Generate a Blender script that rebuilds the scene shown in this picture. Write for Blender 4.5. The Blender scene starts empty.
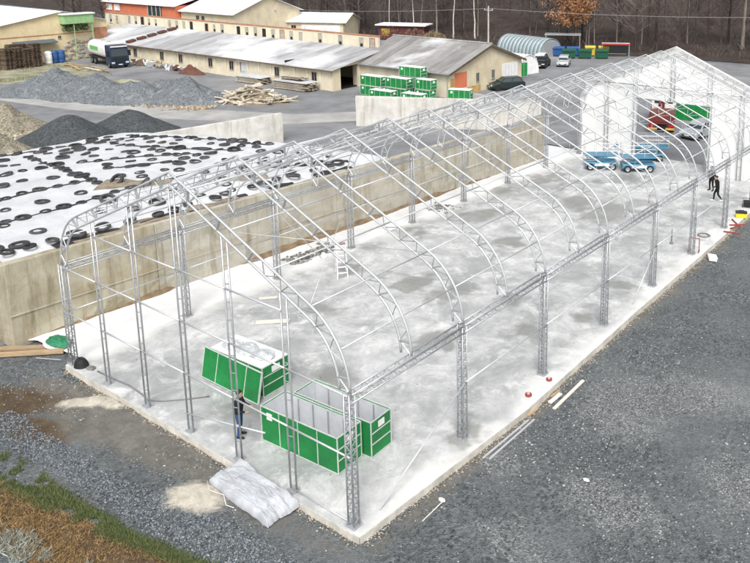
import bpy, bmesh, math, random
import numpy as np
from mathutils import Vector, Matrix
random.seed(11); RNG = np.random.default_rng(11)
SC = bpy.context.scene
COL = SC.collection
# ------------------------------------------------------------------ camera
cd = bpy.data.cameras.new('camera'); cam = bpy.data.objects.new('camera', cd); COL.objects.link(cam)
FW = Vector((-0.5660667592, 0.7973525938, -0.2092779617)); RT = Vector((0.8150376490, 0.5794004091, 0.0029659042))
UP = Vector((-0.1236206081, 0.1688905181, 0.9778516954))
m3 = Matrix((RT, UP, -FW)).transposed()
cam.matrix_world = Matrix.Translation((15.0031, -14.1923, 16.6223)) @ m3.to_4x4()
cd.sensor_width = 36; cd.lens = 36 * 792.156 / 750
cd.shift_x = -118.2464 / 750; cd.shift_y = -163.473 / 750
cd.clip_start = .5; cd.clip_end = 3000
SC.camera = cam
# ------------------------------------------------------------------ light: bright overcast
SUN_EL, SUN_AZ = math.radians(50), math.radians(143)     # azimuth clockwise from +y
w = bpy.data.worlds.new('World'); SC.world = w; w.use_nodes = True
wn = w.node_tree.nodes; wl = w.node_tree.links
bg = wn['Background']
sky = wn.new('ShaderNodeTexSky'); sky.sky_type = 'NISHITA'; sky.sun_disc = False
sky.sun_elevation = SUN_EL; sky.sun_rotation = SUN_AZ; sky.air_density = 1.0; sky.dust_density = 6.0; sky.ozone_density = 1.0
hs = wn.new('ShaderNodeHueSaturation'); hs.inputs['Saturation'].default_value = .22
wl.new(sky.outputs[0], hs.inputs['Color']); wl.new(hs.outputs[0], bg.inputs['Color'])
bg.inputs['Strength'].default_value = .15
sd = bpy.data.lights.new('sun', 'SUN'); sun = bpy.data.objects.new('sun', sd); COL.objects.link(sun)
sd.energy = 1.5; sd.angle = math.radians(22); sd.color = (1, .97, .93)
sdir = Vector((math.sin(SUN_AZ) * math.cos(SUN_EL), math.cos(SUN_AZ) * math.cos(SUN_EL), math.sin(SUN_EL)))
sun.rotation_euler = sdir.to_track_quat('Z', 'Y').to_euler(); sun.location = (0, 0, 60)
SC.view_settings.view_transform = 'Standard'; SC.view_settings.look = 'None'
SC.view_settings.exposure = 0.25; SC.view_settings.gamma = 1
SC.render.engine = 'CYCLES'

GZ = -.25
# ------------------------------------------------------------------ materials
MATS = {}
def nodes_of(name):
    m = bpy.data.materials.new(name); m.use_nodes = True
    nt = m.node_tree; b = nt.nodes['Principled BSDF']
    return m, nt, b
def N(nt, t, **kw):
    n = nt.nodes.new(t)
    for k, v in kw.items():
        if hasattr(n, k): setattr(n, k, v)
        else: n.inputs[k.replace('_', ' ')].default_value = v
    return n
def mixc(nt, a, b, f, mode='MIX'):
    n = nt.nodes.new('ShaderNodeMix'); n.data_type = 'RGBA'; n.blend_type = mode
    for s, v in ((6, a), (7, b), (0, f)):
        if hasattr(v, 'links') or hasattr(v, 'is_linked'): nt.links.new(v, n.inputs[s])
        else: n.inputs[s].default_value = v if s == 0 else (*v[:3], 1)
    return n.outputs[2]
def ramp(nt, src, p0, p1, c0=(0, 0, 0), c1=(1, 1, 1)):
    r = nt.nodes.new('ShaderNodeValToRGB'); e = r.color_ramp.elements
    e[0].position = p0; e[1].position = p1; e[0].color = (*c0, 1); e[1].color = (*c1, 1)
    nt.links.new(src, r.inputs[0]); return r.outputs[0]
def noise(nt, co, scale, detail=5, rough=.6, dist=0):
    n = N(nt, 'ShaderNodeTexNoise'); n.inputs['Scale'].default_value = scale; n.inputs['Detail'].default_value = detail
    n.inputs['Roughness'].default_value = rough; n.inputs['Distortion'].default_value = dist
    if co is not None: nt.links.new(co, n.inputs['Vector'])
    return n.outputs['Fac']
def bump(nt, b, h, strength, dist=.02):
    n = nt.nodes.new('ShaderNodeBump'); n.inputs['Strength'].default_value = strength; n.inputs['Distance'].default_value = dist
    nt.links.new(h, n.inputs['Height']); nt.links.new(n.outputs[0], b.inputs['Normal'])
def coords(nt, world=False, stretch=None):
    if world: o = nt.nodes.new('ShaderNodeNewGeometry').outputs['Position']
    else: o = nt.nodes.new('ShaderNodeTexCoord').outputs['Object']
    if stretch:
        mp = nt.nodes.new('ShaderNodeMapping'); mp.inputs['Scale'].default_value = stretch
        nt.links.new(o, mp.inputs['Vector']); o = mp.outputs[0]
    return o
def M(name, col, rough=.8, metal=0, var=.18, scale=2.5, col2=None, bmp=0, bscale=30, rnd=0, stretch=None, spec=.3, world=False, grime=0, gcol=(.12, .1, .08)):
    """colour with two octaves of mottling, optional second colour, per-object tone and fine relief"""
    if name in MATS: return MATS[name]
    m, nt, b = nodes_of(name)
    co = coords(nt, world, stretch)
    c0 = tuple(x * (1 - var) for x in col); c1 = tuple(min(1, x * (1 + var)) for x in col) if col2 is None else col2
    f = noise(nt, co, scale, 8, .65)
    c = ramp(nt, f, .3, .7, c0, c1)
    if grime:
        g = ramp(nt, noise(nt, co, scale * .37, 7, .7, .6), .5, .72)
        g2 = nt.nodes.new('ShaderNodeMath'); g2.operation = 'MULTIPLY'; g2.inputs[1].default_value = grime
        nt.links.new(g, g2.inputs[0]); c = mixc(nt, c, gcol, g2.outputs[0])
    if rnd:
        oi = nt.nodes.new('ShaderNodeObjectInfo'); hv = nt.nodes.new('ShaderNodeHueSaturation')
        mr = nt.nodes.new('ShaderNodeMapRange'); mr.inputs['To Min'].default_value = 1 - rnd; mr.inputs['To Max'].default_value = 1 + rnd
        nt.links.new(oi.outputs['Random'], mr.inputs['Value']); nt.links.new(mr.outputs[0], hv.inputs['Value']); nt.links.new(c, hv.inputs['Color']); c = hv.outputs[0]
    nt.links.new(c, b.inputs['Base Color'])
    b.inputs['Roughness'].default_value = rough; b.inputs['Metallic'].default_value = metal
    b.inputs['Specular IOR Level'].default_value = spec
    if bmp: bump(nt, b, noise(nt, co, bscale, 4, .7), bmp)
    MATS[name] = m; return m

# ------------------------------------------------------------------ mesh helpers
class MB:
    def __init__(s): s.v = []; s.f = []; s.mi = []; s.cur = 0
    def add(s, vs, fs):
        o = len(s.v); s.v += [tuple(map(float, p)) for p in vs]
        for q in fs: s.f.append(tuple(i + o for i in q)); s.mi.append(s.cur)
        return s
    def box(s, x0, x1, y0, y1, z0, z1):
        return s.add([(x0,y0,z0),(x1,y0,z0),(x1,y1,z0),(x0,y1,z0),(x0,y0,z1),(x1,y0,z1),(x1,y1,z1),(x0,y1,z1)],
                     [(0,3,2,1),(4,5,6,7),(0,1,5,4),(1,2,6,5),(2,3,7,6),(3,0,4,7)])
    def obox(s, c, sx, sy, sz, rot=(0,0,0)):
        M_ = Matrix.Translation(c) @ (Matrix.Rotation(rot[2],4,'Z') @ Matrix.Rotation(rot[1],4,'Y') @ Matrix.Rotation(rot[0],4,'X'))
        vs = [M_ @ Vector((a*sx/2, b_*sy/2, c_*sz/2)) for a, b_, c_ in ((-1,-1,-1),(1,-1,-1),(1,1,-1),(-1,1,-1),(-1,-1,1),(1,-1,1),(1,1,1),(-1,1,1))]
        return s.add(vs, [(0,3,2,1),(4,5,6,7),(0,1,5,4),(1,2,6,5),(2,3,7,6),(3,0,4,7)])
    def tube(s, p, q, r, n=6, r2=None, cap=True):
        p = Vector(p); q = Vector(q); d = q - p
        if d.length < 1e-6: return s
        d.normalize(); a = d.orthogonal().normalized(); b = d.cross(a); r2 = r if r2 is None else r2
        vs = []
        for k in range(n):
            t = 2*math.pi*k/n; e = a*math.cos(t) + b*math.sin(t)
            vs.append(p + e*r); vs.append(q + e*r2)
        fs = [(2*k, 2*((k+1)%n), 2*((k+1)%n)+1, 2*k+1) for k in range(n)]
        if cap: fs += [tuple(2*k for k in range(n))[::-1], tuple(2*k+1 for k in range(n))]
        return s.add(vs, fs)
    def path(s, pts, r, n=6, cap=True, radii=None):
        pts = [Vector(p) for p in pts]; vs = []; k = len(pts); ref = None
        for i, p in enumerate(pts):
            d = (pts[min(i+1, k-1)] - pts[max(i-1, 0)]).normalized()
            if ref is None: a = d.orthogonal().normalized()
            else: a = (ref - d*ref.dot(d)).normalized()
            ref = a; b = d.cross(a); rr = radii[i] if radii else r
            for j in range(n):
                t = 2*math.pi*j/n; vs.append(p + (a*math.cos(t) + b*math.sin(t))*rr)
        fs = [(i*n+j, i*n+(j+1)%n, (i+1)*n+(j+1)%n, (i+1)*n+j) for i in range(k-1) for j in range(n)]
        if cap: fs += [tuple(range(n))[::-1], tuple((k-1)*n+j for j in range(n))]
        return s.add(vs, fs)
    def prism(s, poly, h0, h1, axis='z'):
        """poly 2D extruded along axis: z->(a,b,h)  y->(a,h,b)  x->(h,a,b)"""
        g = {'z': lambda a,b,h:(a,b,h), 'y': lambda a,b,h:(a,h,b), 'x': lambda a,b,h:(h,a,b)}[axis]
        n = len(poly); vs = [g(a,b,h0) for a,b in poly] + [g(a,b,h1) for a,b in poly]
        fs = [tuple(range(n)), tuple(range(2*n-1, n-1, -1))] + [(k, n+k, n+(k+1)%n, (k+1)%n) for k in range(n)]
        return s.add(vs, fs)
    def lathe(s, prof, n=16, c=(0,0,0), axis='z', closed=False):
        vs = []; k = len(prof)
        for r, h in prof:
            for j in range(n):
                t = 2*math.pi*j/n; a, b = r*math.cos(t), r*math.sin(t)
                p = {'z':(a,b,h),'y':(a,h,b),'x':(h,a,b)}[axis]
                vs.append((p[0]+c[0],p[1]+c[1],p[2]+c[2]))
        kk = k if closed else k-1
        fs = [(i*n+j, i*n+(j+1)%n, ((i+1)%k)*n+(j+1)%n, ((i+1)%k)*n+j) for i in range(kk) for j in range(n)]
        if not closed: fs += [tuple(range(n))[::-1], tuple((k-1)*n+j for j in range(n))]
        return s.add(vs, fs)
    def mesh(s, name, smooth=False, bevel=0):
        me = bpy.data.meshes.new(name); me.from_pydata(s.v, [], s.f)
        if any(s.mi): me.polygons.foreach_set('material_index', s.mi)
        bm = bmesh.new(); bm.from_mesh(me); bmesh.ops.recalc_face_normals(bm, faces=bm.faces)
        if bevel: bmesh.ops.bevel(bm, geom=bm.edges[:], offset=bevel, segments=1, affect='EDGES', clamp_overlap=True)
        bm.to_mesh(me); bm.free()
        if smooth: me.polygons.foreach_set('use_smooth', [True]*len(me.polygons))
        return me
    def build(s, name, mat, parent=None, smooth=False, bevel=0, loc=None):
        me = s.mesh(name, smooth, bevel)
        return obj(name, me, mat, parent, loc)
def obj(name, me, mat=None, parent=None, loc=None, rz=None):
    if mat is not None and not me.materials:
        for m in (mat if isinstance(mat, (list, tuple)) else [mat]): me.materials.append(m)
    o = bpy.data.objects.new(name, me); COL.objects.link(o)
    if parent is not None: o.parent = parent
    if loc is not None: o.location = loc
    if rz is not None: o.rotation_euler = (0,0,rz)
    return o
def tag(o, label, cat, group=None, kind=None):
    o['label'] = label; o['category'] = cat
    if group: o['group'] = group
    if kind: o['kind'] = kind
    return o
def thing(name, label, cat, loc=(0,0,0), rz=0, group=None):
    o = bpy.data.objects.new(name, None); COL.objects.link(o); o.location = loc; o.rotation_euler = (0,0,rz)
    o.empty_display_size = .2
    return tag(o, label, cat, group)
def struct(o): o['kind'] = 'structure'; return o
def stuff(o, label=None, cat=None):
    o['kind'] = 'stuff'
    if label: tag(o, label, cat)
    return o
def dup(root, loc, rz=None, label=None, group=None, scale=None):
    def cp(o, par):
        c = o.copy(); COL.objects.link(c); c.parent = par
        for ch in o.children: cp(ch, c)
        return c
    r = cp(root, None); r.location = loc
    if rz is not None: r.rotation_euler = (0,0,rz)
    if label: r['label'] = label
    if group: r['group'] = group
    if scale: r.scale = scale if hasattr(scale, '__len__') else (scale,)*3
    return r
def from_np(name, v, f, mat, parent=None, smooth=False, attr=None):
    me = bpy.data.meshes.new(name)
    v = np.asarray(v, np.float32); f = np.asarray(f, np.int32); k = f.shape[1]
    me.vertices.add(len(v)); me.vertices.foreach_set('co', v.ravel())
    me.loops.add(f.size); me.loops.foreach_set('vertex_index', f.ravel())
    me.polygons.add(len(f)); me.polygons.foreach_set('loop_start', np.arange(0, f.size, k, dtype=np.int32))
    me.update(calc_edges=True); me.validate()
    if attr is not None:
        for nm, a in attr.items():
            if a.ndim == 1: a_ = me.attributes.new(nm, 'FLOAT', 'POINT'); a_.data.foreach_set('value', a.astype(np.float32))
            else:
                a_ = me.attributes.new(nm, 'FLOAT_COLOR', 'POINT'); a_.data.foreach_set('color', np.c_[a, np.ones(len(a))].astype(np.float32).ravel())
    if smooth: me.polygons.foreach_set('use_smooth', np.ones(len(f), bool))
    return obj(name, me, mat, parent)
def vnoise(x, y, seed=0):
    """value noise in numpy"""
    xi = np.floor(x).astype(np.int64); yi = np.floor(y).astype(np.int64); fx = x-xi; fy = y-yi
    def h(a, b):
        n = (a*374761393 + b*668265263 + seed*974634533) & 0x7fffffff
        n = ((n ^ (n >> 13)) * 1274126177) & 0x7fffffff
        return ((n ^ (n >> 16)) & 0xffff) / 65535.
    sx = fx*fx*(3-2*fx); sy = fy*fy*(3-2*fy)
    return (h(xi,yi)*(1-sx)+h(xi+1,yi)*sx)*(1-sy) + (h(xi,yi+1)*(1-sx)+h(xi+1,yi+1)*sx)*sy
def fbm(x, y, seed=0, oct=4):
    s = 0; a = .5
    for k in range(oct): s = s + a*(vnoise(x*2**k, y*2**k, seed+k)-.5); a *= .5
    return s
def sstep(a, b, x): t = np.clip((x-a)/(b-a), 0, 1); return t*t*(3-2*t)
def grid(x0, x1, nx, y0, y1, ny):
    X, Y = np.meshgrid(np.linspace(x0,x1,nx), np.linspace(y0,y1,ny)); i = np.arange(nx*ny).reshape(ny,nx)
    F = np.stack([i[:-1,:-1], i[:-1,1:], i[1:,1:], i[1:,:-1]], -1).reshape(-1,4)
    return X.ravel(), Y.ravel(), F
# ================================================================== GROUND
def attr_node(nt, nm, fac=True):
    a = nt.nodes.new('ShaderNodeAttribute'); a.attribute_name = nm
    return a.outputs['Fac'] if fac else a.outputs['Color']
def gravel_mat(name, soil=False, tone=1.0):
    m, nt, b = nodes_of(name); co = coords(nt, True)
    v = N(nt, 'ShaderNodeTexVoronoi'); v.inputs['Scale'].default_value = 19; nt.links.new(co, v.inputs['Vector'])
    sp = ramp(nt, v.outputs['Color'], .05, .95, (.036*tone, .042*tone, .045*tone), (.2*tone, .218*tone, .225*tone))
    v2 = N(nt, 'ShaderNodeTexVoronoi'); v2.inputs['Scale'].default_value = 11; nt.links.new(co, v2.inputs['Vector'])
    sp2 = ramp(nt, v2.outputs['Color'], .1, .95, (.05*tone, .057*tone, .06*tone), (.22*tone, .238*tone, .245*tone))
    c = mixc(nt, sp, sp2, ramp(nt, noise(nt, co, .9, 4, .6), .4, .6))
    # fine dust patches that fill the gaps between the stones
    dust = ramp(nt, noise(nt, co, .22, 6, .62, .4), .44, .64)
    c = mixc(nt, c, (.195*tone, .212*tone, .216*tone), ramp(nt, dust, 0, 1, (0,0,0), (.55,)*3))
    c = mixc(nt, c, (.5, .52, .5), ramp(nt, noise(nt, co, 9, 3, .8), .66, .76, (0,0,0), (.75,)*3))
    if soil:
        nb = noise(nt, co, 1.3, 9, .75, .6)
        for nm, col, p in (('brown', (.115, .085, .055), 1), ('dirt', (.175, .165, .145), .82), ('sand', (.56, .52, .44), .92), ('light', (.5, .52, .5), 1)):
            a = attr_node(nt, nm); s = nt.nodes.new('ShaderNodeMath'); s.operation = 'ADD'
            k = nt.nodes.new('ShaderNodeMath'); k.operation = 'MULTIPLY_ADD'; k.inputs[1].default_value = 1.9; k.inputs[2].default_value = -.95
            nt.links.new(nb, k.inputs[0]); nt.links.new(a, s.inputs[0]); nt.links.new(k.outputs[0], s.inputs[1])
            f = ramp(nt, s.outputs[0], .3, .75, (0,0,0), (p,)*3)
            cc = mixc(nt, tuple(x*.5 for x in col), tuple(min(1, x*1.45) for x in col), ramp(nt, noise(nt, co, 1.7, 12, .82, .8), .3, .7))
            if nm == 'light': 
                sc = ramp(nt, noise(nt, co, 14, 4, .8), .5, .62, (0,0,0), (.8,)*3); f = mixc(nt, (0,0,0), sc, f)
            c = mixc(nt, c, cc, f)
    nt.links.new(c, b.inputs['Base Color']); b.inputs['Roughness'].default_value = .95; b.inputs['Specular IOR Level'].default_value = .15
    bh = v.outputs['Distance']
    if soil:
        bm_ = nt.nodes.new('ShaderNodeMath'); bm_.operation = 'MULTIPLY'; inv = nt.nodes.new('ShaderNodeMath'); inv.operation = 'SUBTRACT'; inv.inputs[0].default_value = 1; inv.use_clamp = True
        ad = nt.nodes.new('ShaderNodeMath'); ad.operation = 'ADD'; nt.links.new(attr_node(nt,'dirt'), ad.inputs[0]); nt.links.new(attr_node(nt,'sand'), ad.inputs[1]); nt.links.new(ad.outputs[0], inv.inputs[1])
        nt.links.new(bh, bm_.inputs[0]); nt.links.new(inv.outputs[0], bm_.inputs[1]); ln = nt.nodes.new('ShaderNodeMath'); ln.operation = 'MULTIPLY_ADD'; ln.inputs[1].default_value = .9; nt.links.new(noise(nt, co, 7, 10, .8), ln.inputs[0]); nt.links.new(bm_.outputs[0], ln.inputs[2]); bh = ln.outputs[0]
    bump(nt, b, bh, .8, .06)
    return m
MG = gravel_mat('gravel_far'); MGS = gravel_mat('gravel_soil', True)
o = MB().add([(-700,-60,GZ-.12),(400,-60,GZ-.12),(400,700,GZ-.12),(-700,700,GZ-.12)], [(0,1,2,3)]).build('ground', MG); struct(o)

# near ground with real relief and patches of soil, sand and pale chippings
X, Y, F = grid(-30, 22, 300, -16, 52, 380)
def ell(X, Y, cx, cy, rx, ry, a=0, soft=.5):
    c, s = math.cos(a), math.sin(a); u = ((X-cx)*c+(Y-cy)*s)/rx; v = (-(X-cx)*s+(Y-cy)*c)/ry
    return np.clip(1-(np.hypot(u, v)-1)/soft*.5-.5, 0, 1)
nz = fbm(X*.35, Y*.35, 3); nz2 = fbm(X*1.6, Y*1.6, 9)
br = np.maximum.reduce([ell(X,Y,-15.6,-2.6,2.6,1.0,.5), ell(X,Y,-13.0,-2.9,1.6,.7,.3), ell(X,Y,-14.0,-.7,1.6,.35,.3)*.6])
dirt = np.maximum.reduce([ell(X,Y,-11,-1.2,3.2,1.1,.2), ell(X,Y,-8,-.9,2.4,.9,.0), ell(X,Y,-4.5,-.9,3.5,.7,0)*.8, ell(X,Y,-1,-.9,2.5,.35,0)*.55, ell(X,Y,-14.5,-.9,2,.5,.3), ell(X,Y,.9,5.5,.35,7,0)*.7, ell(X,Y,.8,22,.35,9,0)*.6])
sand = np.maximum.reduce([ell(X,Y,-13.2,-.95,1.05,.38,.75), ell(X,Y,-12.3,-.55,.6,.25,.2), ell(X,Y,-5.15,-1.75,1.0,.68,.35)])
light = np.maximum.reduce([ell(X,Y,3.6,10.5,1.8,2.0,.4), ell(X,Y,5.4,13,2.2,1.6,.4), ell(X,Y,1.6,5.2,.7,.7), ell(X,Y,5.5,5.5,2,1.2)*.8, ell(X,Y,8.5,9,1.5,1.5)*.8, ell(X,Y,9.5,21,2.5,3)*.75, ell(X,Y,4,2.4,1.4,.8)*.7])
Zg = GZ + nz*.14 + nz2*.04 + sand*.05
Zg = np.where(X < -16.5, np.minimum(Zg, GZ+.02), Zg)
inside = ((X > -16.1) & (X < .25) & (Y > -.1)) | ((X < -20.2) & (Y > -.3)) | (Y > 44.2)
Zg = np.where(inside, GZ-.1, Zg)
# bank falling away at the very front
Zg = Zg + sstep(0, 1, (-(Y+4.9)+(X+10)*.13)/2.2)*.35
nzq = fbm(X*.8, Y*.8, 21)*.5
o = from_np('gravel_ground', np.c_[X,Y,Zg], F, MGS, smooth=True, attr=dict(brown=np.clip(br+nzq*(br>.02),0,1), dirt=np.clip(dirt+nzq*(dirt>.02),0,1), sand=sand, light=light)); struct(o)
def gz(x, y):
    x = np.asarray(x, float); y = np.asarray(y, float)
    return GZ + fbm(x*.35, y*.35, 3)*.14 + fbm(x*1.6, y*1.6, 9)*.04 + sstep(0, 1, (-(y+4.9)+(x+10)*.13)/2.2)*.35
# loose stones: real little rocks, far too many to count
def stones(name, xs, ys, zs, sizes, mat, label=None, cat=None):
    n = len(xs)
    base = np.array([(1,0,0),(-1,0,0),(0,1,0),(0,-1,0),(0,0,1),(0,0,-1)], float)
    fs = np.array([(0,2,4),(2,1,4),(1,3,4),(3,0,4),(2,0,5),(1,2,5),(3,1,5),(0,3,5)])
    V = base[None]*sizes[:,None,None]*RNG.uniform(.55,1.25,(n,6,1))
    a = RNG.uniform(0, 6.28, n); ca, sa = np.cos(a), np.sin(a)
    x = V[:,:,0]*ca[:,None]-V[:,:,1]*sa[:,None]; y = V[:,:,0]*sa[:,None]+V[:,:,1]*ca[:,None]
    P = np.stack([x+xs[:,None], y+ys[:,None], V[:,:,2]*.6+zs[:,None]], -1).reshape(-1,3)
    Fc = (fs[None]+6*np.arange(n)[:,None,None]).reshape(-1,3)
    tone = np.repeat(RNG.uniform(0,1,n), 6)
    return from_np(name, P, Fc, mat, attr=dict(tone=tone))
def stone_mat(name, c0, c1, p=.5):
    m, nt, b = nodes_of(name); t = attr_node(nt, 'tone')
    nt.links.new(ramp(nt, t, 0, 1, c0, c1), b.inputs['Base Color']); b.inputs['Roughness'].default_value = .9; return m
MST = stone_mat('loose_stone', (.03, .038, .042), (.5, .515, .51))
n = 64000
xs = np.r_[RNG.uniform(.9, 16, n), RNG.uniform(-18, 1, 9000)]; ys = np.r_[RNG.uniform(-6, 40, n)**1., RNG.uniform(-5.5, -.45, 9000)]
ys[:n] = -6 + 46*RNG.uniform(0,1,n)**1.5
kp = np.where((xs > .9) | (ys < -.5))[0]
dens = np.clip(.35+fbm(xs*.3, ys*.3, 33)*2.4, .05, 1); kp = kp[RNG.uniform(0,1,len(kp)) < dens[kp]]
xs, ys = xs[kp], ys[kp]
o = stones('gravel_stones', xs, ys, gz(xs, ys)+.005, RNG.uniform(.012, .036, len(xs))*RNG.choice([.8,1,1,1.5],len(xs)), MST)
stuff(o, 'loose grey stones lying all over the gravel yard', 'gravel')
# heavier dark crushed stone band at the front left
n = 16000; xs = RNG.uniform(-15, .5, n); ys = RNG.uniform(-4.6, -1.2, n)
k = (np.abs(ys-(-3.1+.06*(xs+8))) < .55+.5*fbm(xs*.7, ys*.7, 5)+.35*sstep(-9,-1,xs)); xs, ys = xs[k], ys[k]
o = stones('crushed_stone', xs, ys, gz(xs, ys)+.01, RNG.uniform(.02, .055, len(xs)), stone_mat('dark_stone', (.035,.045,.055), (.26,.29,.32)))
stuff(o, 'band of dark crushed stone between the slab and the grass strip', 'gravel')

# ---- grass strip, dead straw and frosted weeds at the front left
def blades(name, xs, ys, zs, h, wdt, mat, lean=.5, parent=None):
    n = len(xs); a = RNG.uniform(0, 6.28, n); l = RNG.uniform(0, lean, n)*h; a2 = RNG.uniform(0, 6.28, n)
    bx, by = np.cos(a)*wdt/2, np.sin(a)*wdt/2; tx, ty = np.cos(a2)*l, np.sin(a2)*l
    p = np.stack([np.c_[xs-bx, ys-by, zs], np.c_[xs+bx, ys+by, zs], np.c_[xs+bx*.6+tx*.5, ys+by*.6+ty*.5, zs+h*.6], np.c_[xs+tx, ys+ty, zs+h]], 1).reshape(-1,3)
    f = (np.array([(0,1,2),(0,2,3)])[None]+4*np.arange(n)[:,None,None]).reshape(-1,3)
    return from_np(name, p, f, mat, attr=dict(tone=np.repeat(RNG.uniform(0,1,n),4)))
def yup(x): return np.interp(x, [-22,-12.4,-8.7,-5.3,-2.7,2], [-5.6,-4.4,-4.2,-3.95,-3.4,-2.2])
def ylo(x): return np.interp(x, [-22,-10.5,-7.8,-5.4,-2.7,2], [-6.6,-5.2,-4.72,-4.3,-3.7,-2.4])
MGR = stone_mat('grass_blade', (.04,.075,.022), (.2,.23,.09)); MSW = stone_mat('straw_blade', (.05,.03,.015), (.4,.26,.11)); MFR = stone_mat('frost_weed', (.2,.24,.2), (.5,.54,.5))
n = 46000; xs = RNG.uniform(-17, 0, n); t = RNG.uniform(-.25,1,n); ys = yup(xs)*(1-t)+ylo(xs)*t+RNG.normal(0,.09,n)
k = fbm(xs*.9, ys*.9, 41) > -.17; xs, ys = xs[k], ys[k]
stuff(blades('grass', xs, ys, gz(xs,ys)-.01, RNG.uniform(.05,.15,len(xs)), .022, MGR, .9), 'strip of short green grass edging the gravel', 'grass')
n = 80000; xs = RNG.uniform(-17, 1.5, n); ys = ylo(xs)-RNG.uniform(-.2,1.9,n)*np.interp(xs, [-17,-5,-1,1.5], [1,1,.5,.1])
stuff(blades('dead_straw', xs, ys, gz(xs,ys)-.01, RNG.uniform(.02,.1,n), .036, MSW, 3.0), 'bank of dead straw and brown leaves below the grass', 'straw')
n = 12000; xs = RNG.uniform(-12.5, -4.5, n); ys = ylo(xs)-1.05-RNG.uniform(0,1.6,n)+.3*fbm(xs*1.2,xs*0,7)
k = fbm(xs*.8, ys*.8, 51) > .0; xs, ys = xs[k], ys[k]
stuff(blades('frosted_weeds', xs, ys, gz(xs,ys), RNG.uniform(.05,.2,len(xs)), .015, MFR, 1.6), 'pale frosted weeds on the bank in the corner', 'weeds')
o = MB(); xs = np.linspace(-22, 4, 40); tp = lambda x: 3.2*float(np.interp(x, [-22,-6,-2,1,4], [1,1,.6,.25,.04]))
o.add([(x, ylo(x)+.02, gz(x, ylo(x))+.012) for x in xs]+[(x, ylo(x)-tp(x), gz(x, ylo(x)-tp(x))+.012) for x in xs], [(k,k+1,41+k,40+k) for k in range(39)])
struct(o.build('bank_soil', M('bank_soil', (.1,.07,.045), .95, 0, .5, 3, bmp=.6)))

# ---- concrete slab of the hall
SX0, SX1, SY0, SY1 = -16.2, .72, -.26, 44.5
def sx1(y): return np.interp(y, [-.3,8,18,35,45], [.42,.82,.56,.34,.3])
STAINS = [[-14.06,13.27,0.77,0.56,0.76,-0.74],[-15.21,16.5,0.64,0.47,0.64,-0.66],[-10.38,13.87,1.07,0.77,0.95,-1.07],[-7.79,14.27,1.2,0.87,0.77,-0.97],[-5.5,10.0,0.63,0.46,0.51,-0.61],[-9.11,21.68,0.66,0.47,0.52,-0.77],[-13.78,24.37,1.29,0.93,0.79,-1.06],[-9.66,30.36,1.84,1.34,1.21,-2.14],[-6.96,30.03,1.05,0.76,0.8,-1.56],[-14.58,33.44,1.49,1.08,1.06,-1.69],[-7.72,2.25,0.66,0.48,0.84,-0.65],[-0.49,5.88,0.52,0.37,0.64,-0.84],[-2.15,12.97,0.93,0.67,0.53,-0.83],[-0.97,16.09,0.68,0.49,0.29,-0.53],[-15.31,19.86,1.22,0.88,0.68,-0.77],[-11.19,9.5,0.84,0.6,0.54,-0.5],[-6.88,5.46,0.81,0.58,0.55,-0.52],[-1.41,20.04,0.82,0.59,0.32,-0.65],[-4.94,15.34,0.55,0.4,0.31,-0.45],[-15.55,29.69,1.14,0.83,0.79,-1.13],[-7.19,3.45,0.62,0.44,0.53,-0.45],[-9.82,36.89,1.49,1.08,0.57,-1.14],[-6.11,32.41,1.35,0.98,0.44,-0.95]]
X, Y, F = grid(SX0, SX1, 150, SY0, SY1, 390)
X = SX0+(X-SX0)/(SX1-SX0)*(sx1(Y)-SX0)
st = np.zeros_like(X); wob = fbm(X*.9, Y*.9, 61)*2.2+fbm(X*2.6, Y*2.6, 67)*1.2
for cx, cy, ex, ey, hx, hy in STAINS:
    D = ex*hy-ey*hx; a = ((X-cx)*hy-(Y-cy)*hx)/D; b_ = (ex*(Y-cy)-ey*(X-cx))/D
    st = np.maximum(st, np.clip(1.2-np.hypot(a, b_)*.85+wob, 0, 1)*RNG.uniform(.55, .95))
m, nt, b = nodes_of('slab_concrete'); co = coords(nt, True)
c = ramp(nt, noise(nt, co, .9, 12, .78, .3), .34, .66, (.34,.35,.355), (.64,.645,.645))
c = mixc(nt, c, (.27,.285,.285), ramp(nt, noise(nt, co, .2, 9, .68, .6), .46, .6, (0,0,0), (.7,)*3))
c = mixc(nt, c, (.74,.745,.74), ramp(nt, noise(nt, co, .75, 9, .74, .5), .52, .66, (0,0,0), (.75,)*3))
k = nt.nodes.new('ShaderNodeMath'); k.operation = 'MULTIPLY_ADD'; k.inputs[1].default_value = .5; k.inputs[2].default_value = -.25
nt.links.new(noise(nt, co, 5, 5, .7), k.inputs[0]); s = nt.nodes.new('ShaderNodeMath'); s.operation = 'ADD'
nt.links.new(attr_node(nt, 'stain'), s.inputs[0]); nt.links.new(k.outputs[0], s.inputs[1])
sf = ramp(nt, s.outputs[0], .22, .62, (0,0,0), (.72,)*3)
edge_ = ramp(nt, attr_node(nt, 'rim'), .2, .9); c = mixc(nt, c, (.72,.72,.7), edge_)
c = mixc(nt, c, (.215,.22,.205), sf)
c = mixc(nt, c, (.5,.47,.4), ramp(nt, noise(nt, co, 40, 3, .8), .6, .75, (0,0,0), (.35,)*3))
nt.links.new(c, b.inputs['Base Color'])
nt.links.new(ramp(nt, s.outputs[0], .2, .7, (.8,)*3, (.38,)*3), b.inputs['Roughness']); bump(nt, b, noise(nt, co, 60, 4, .7), .25, .01)
MSLAB = m
Zs = .012*fbm(X*.5, Y*.5, 71)
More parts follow.
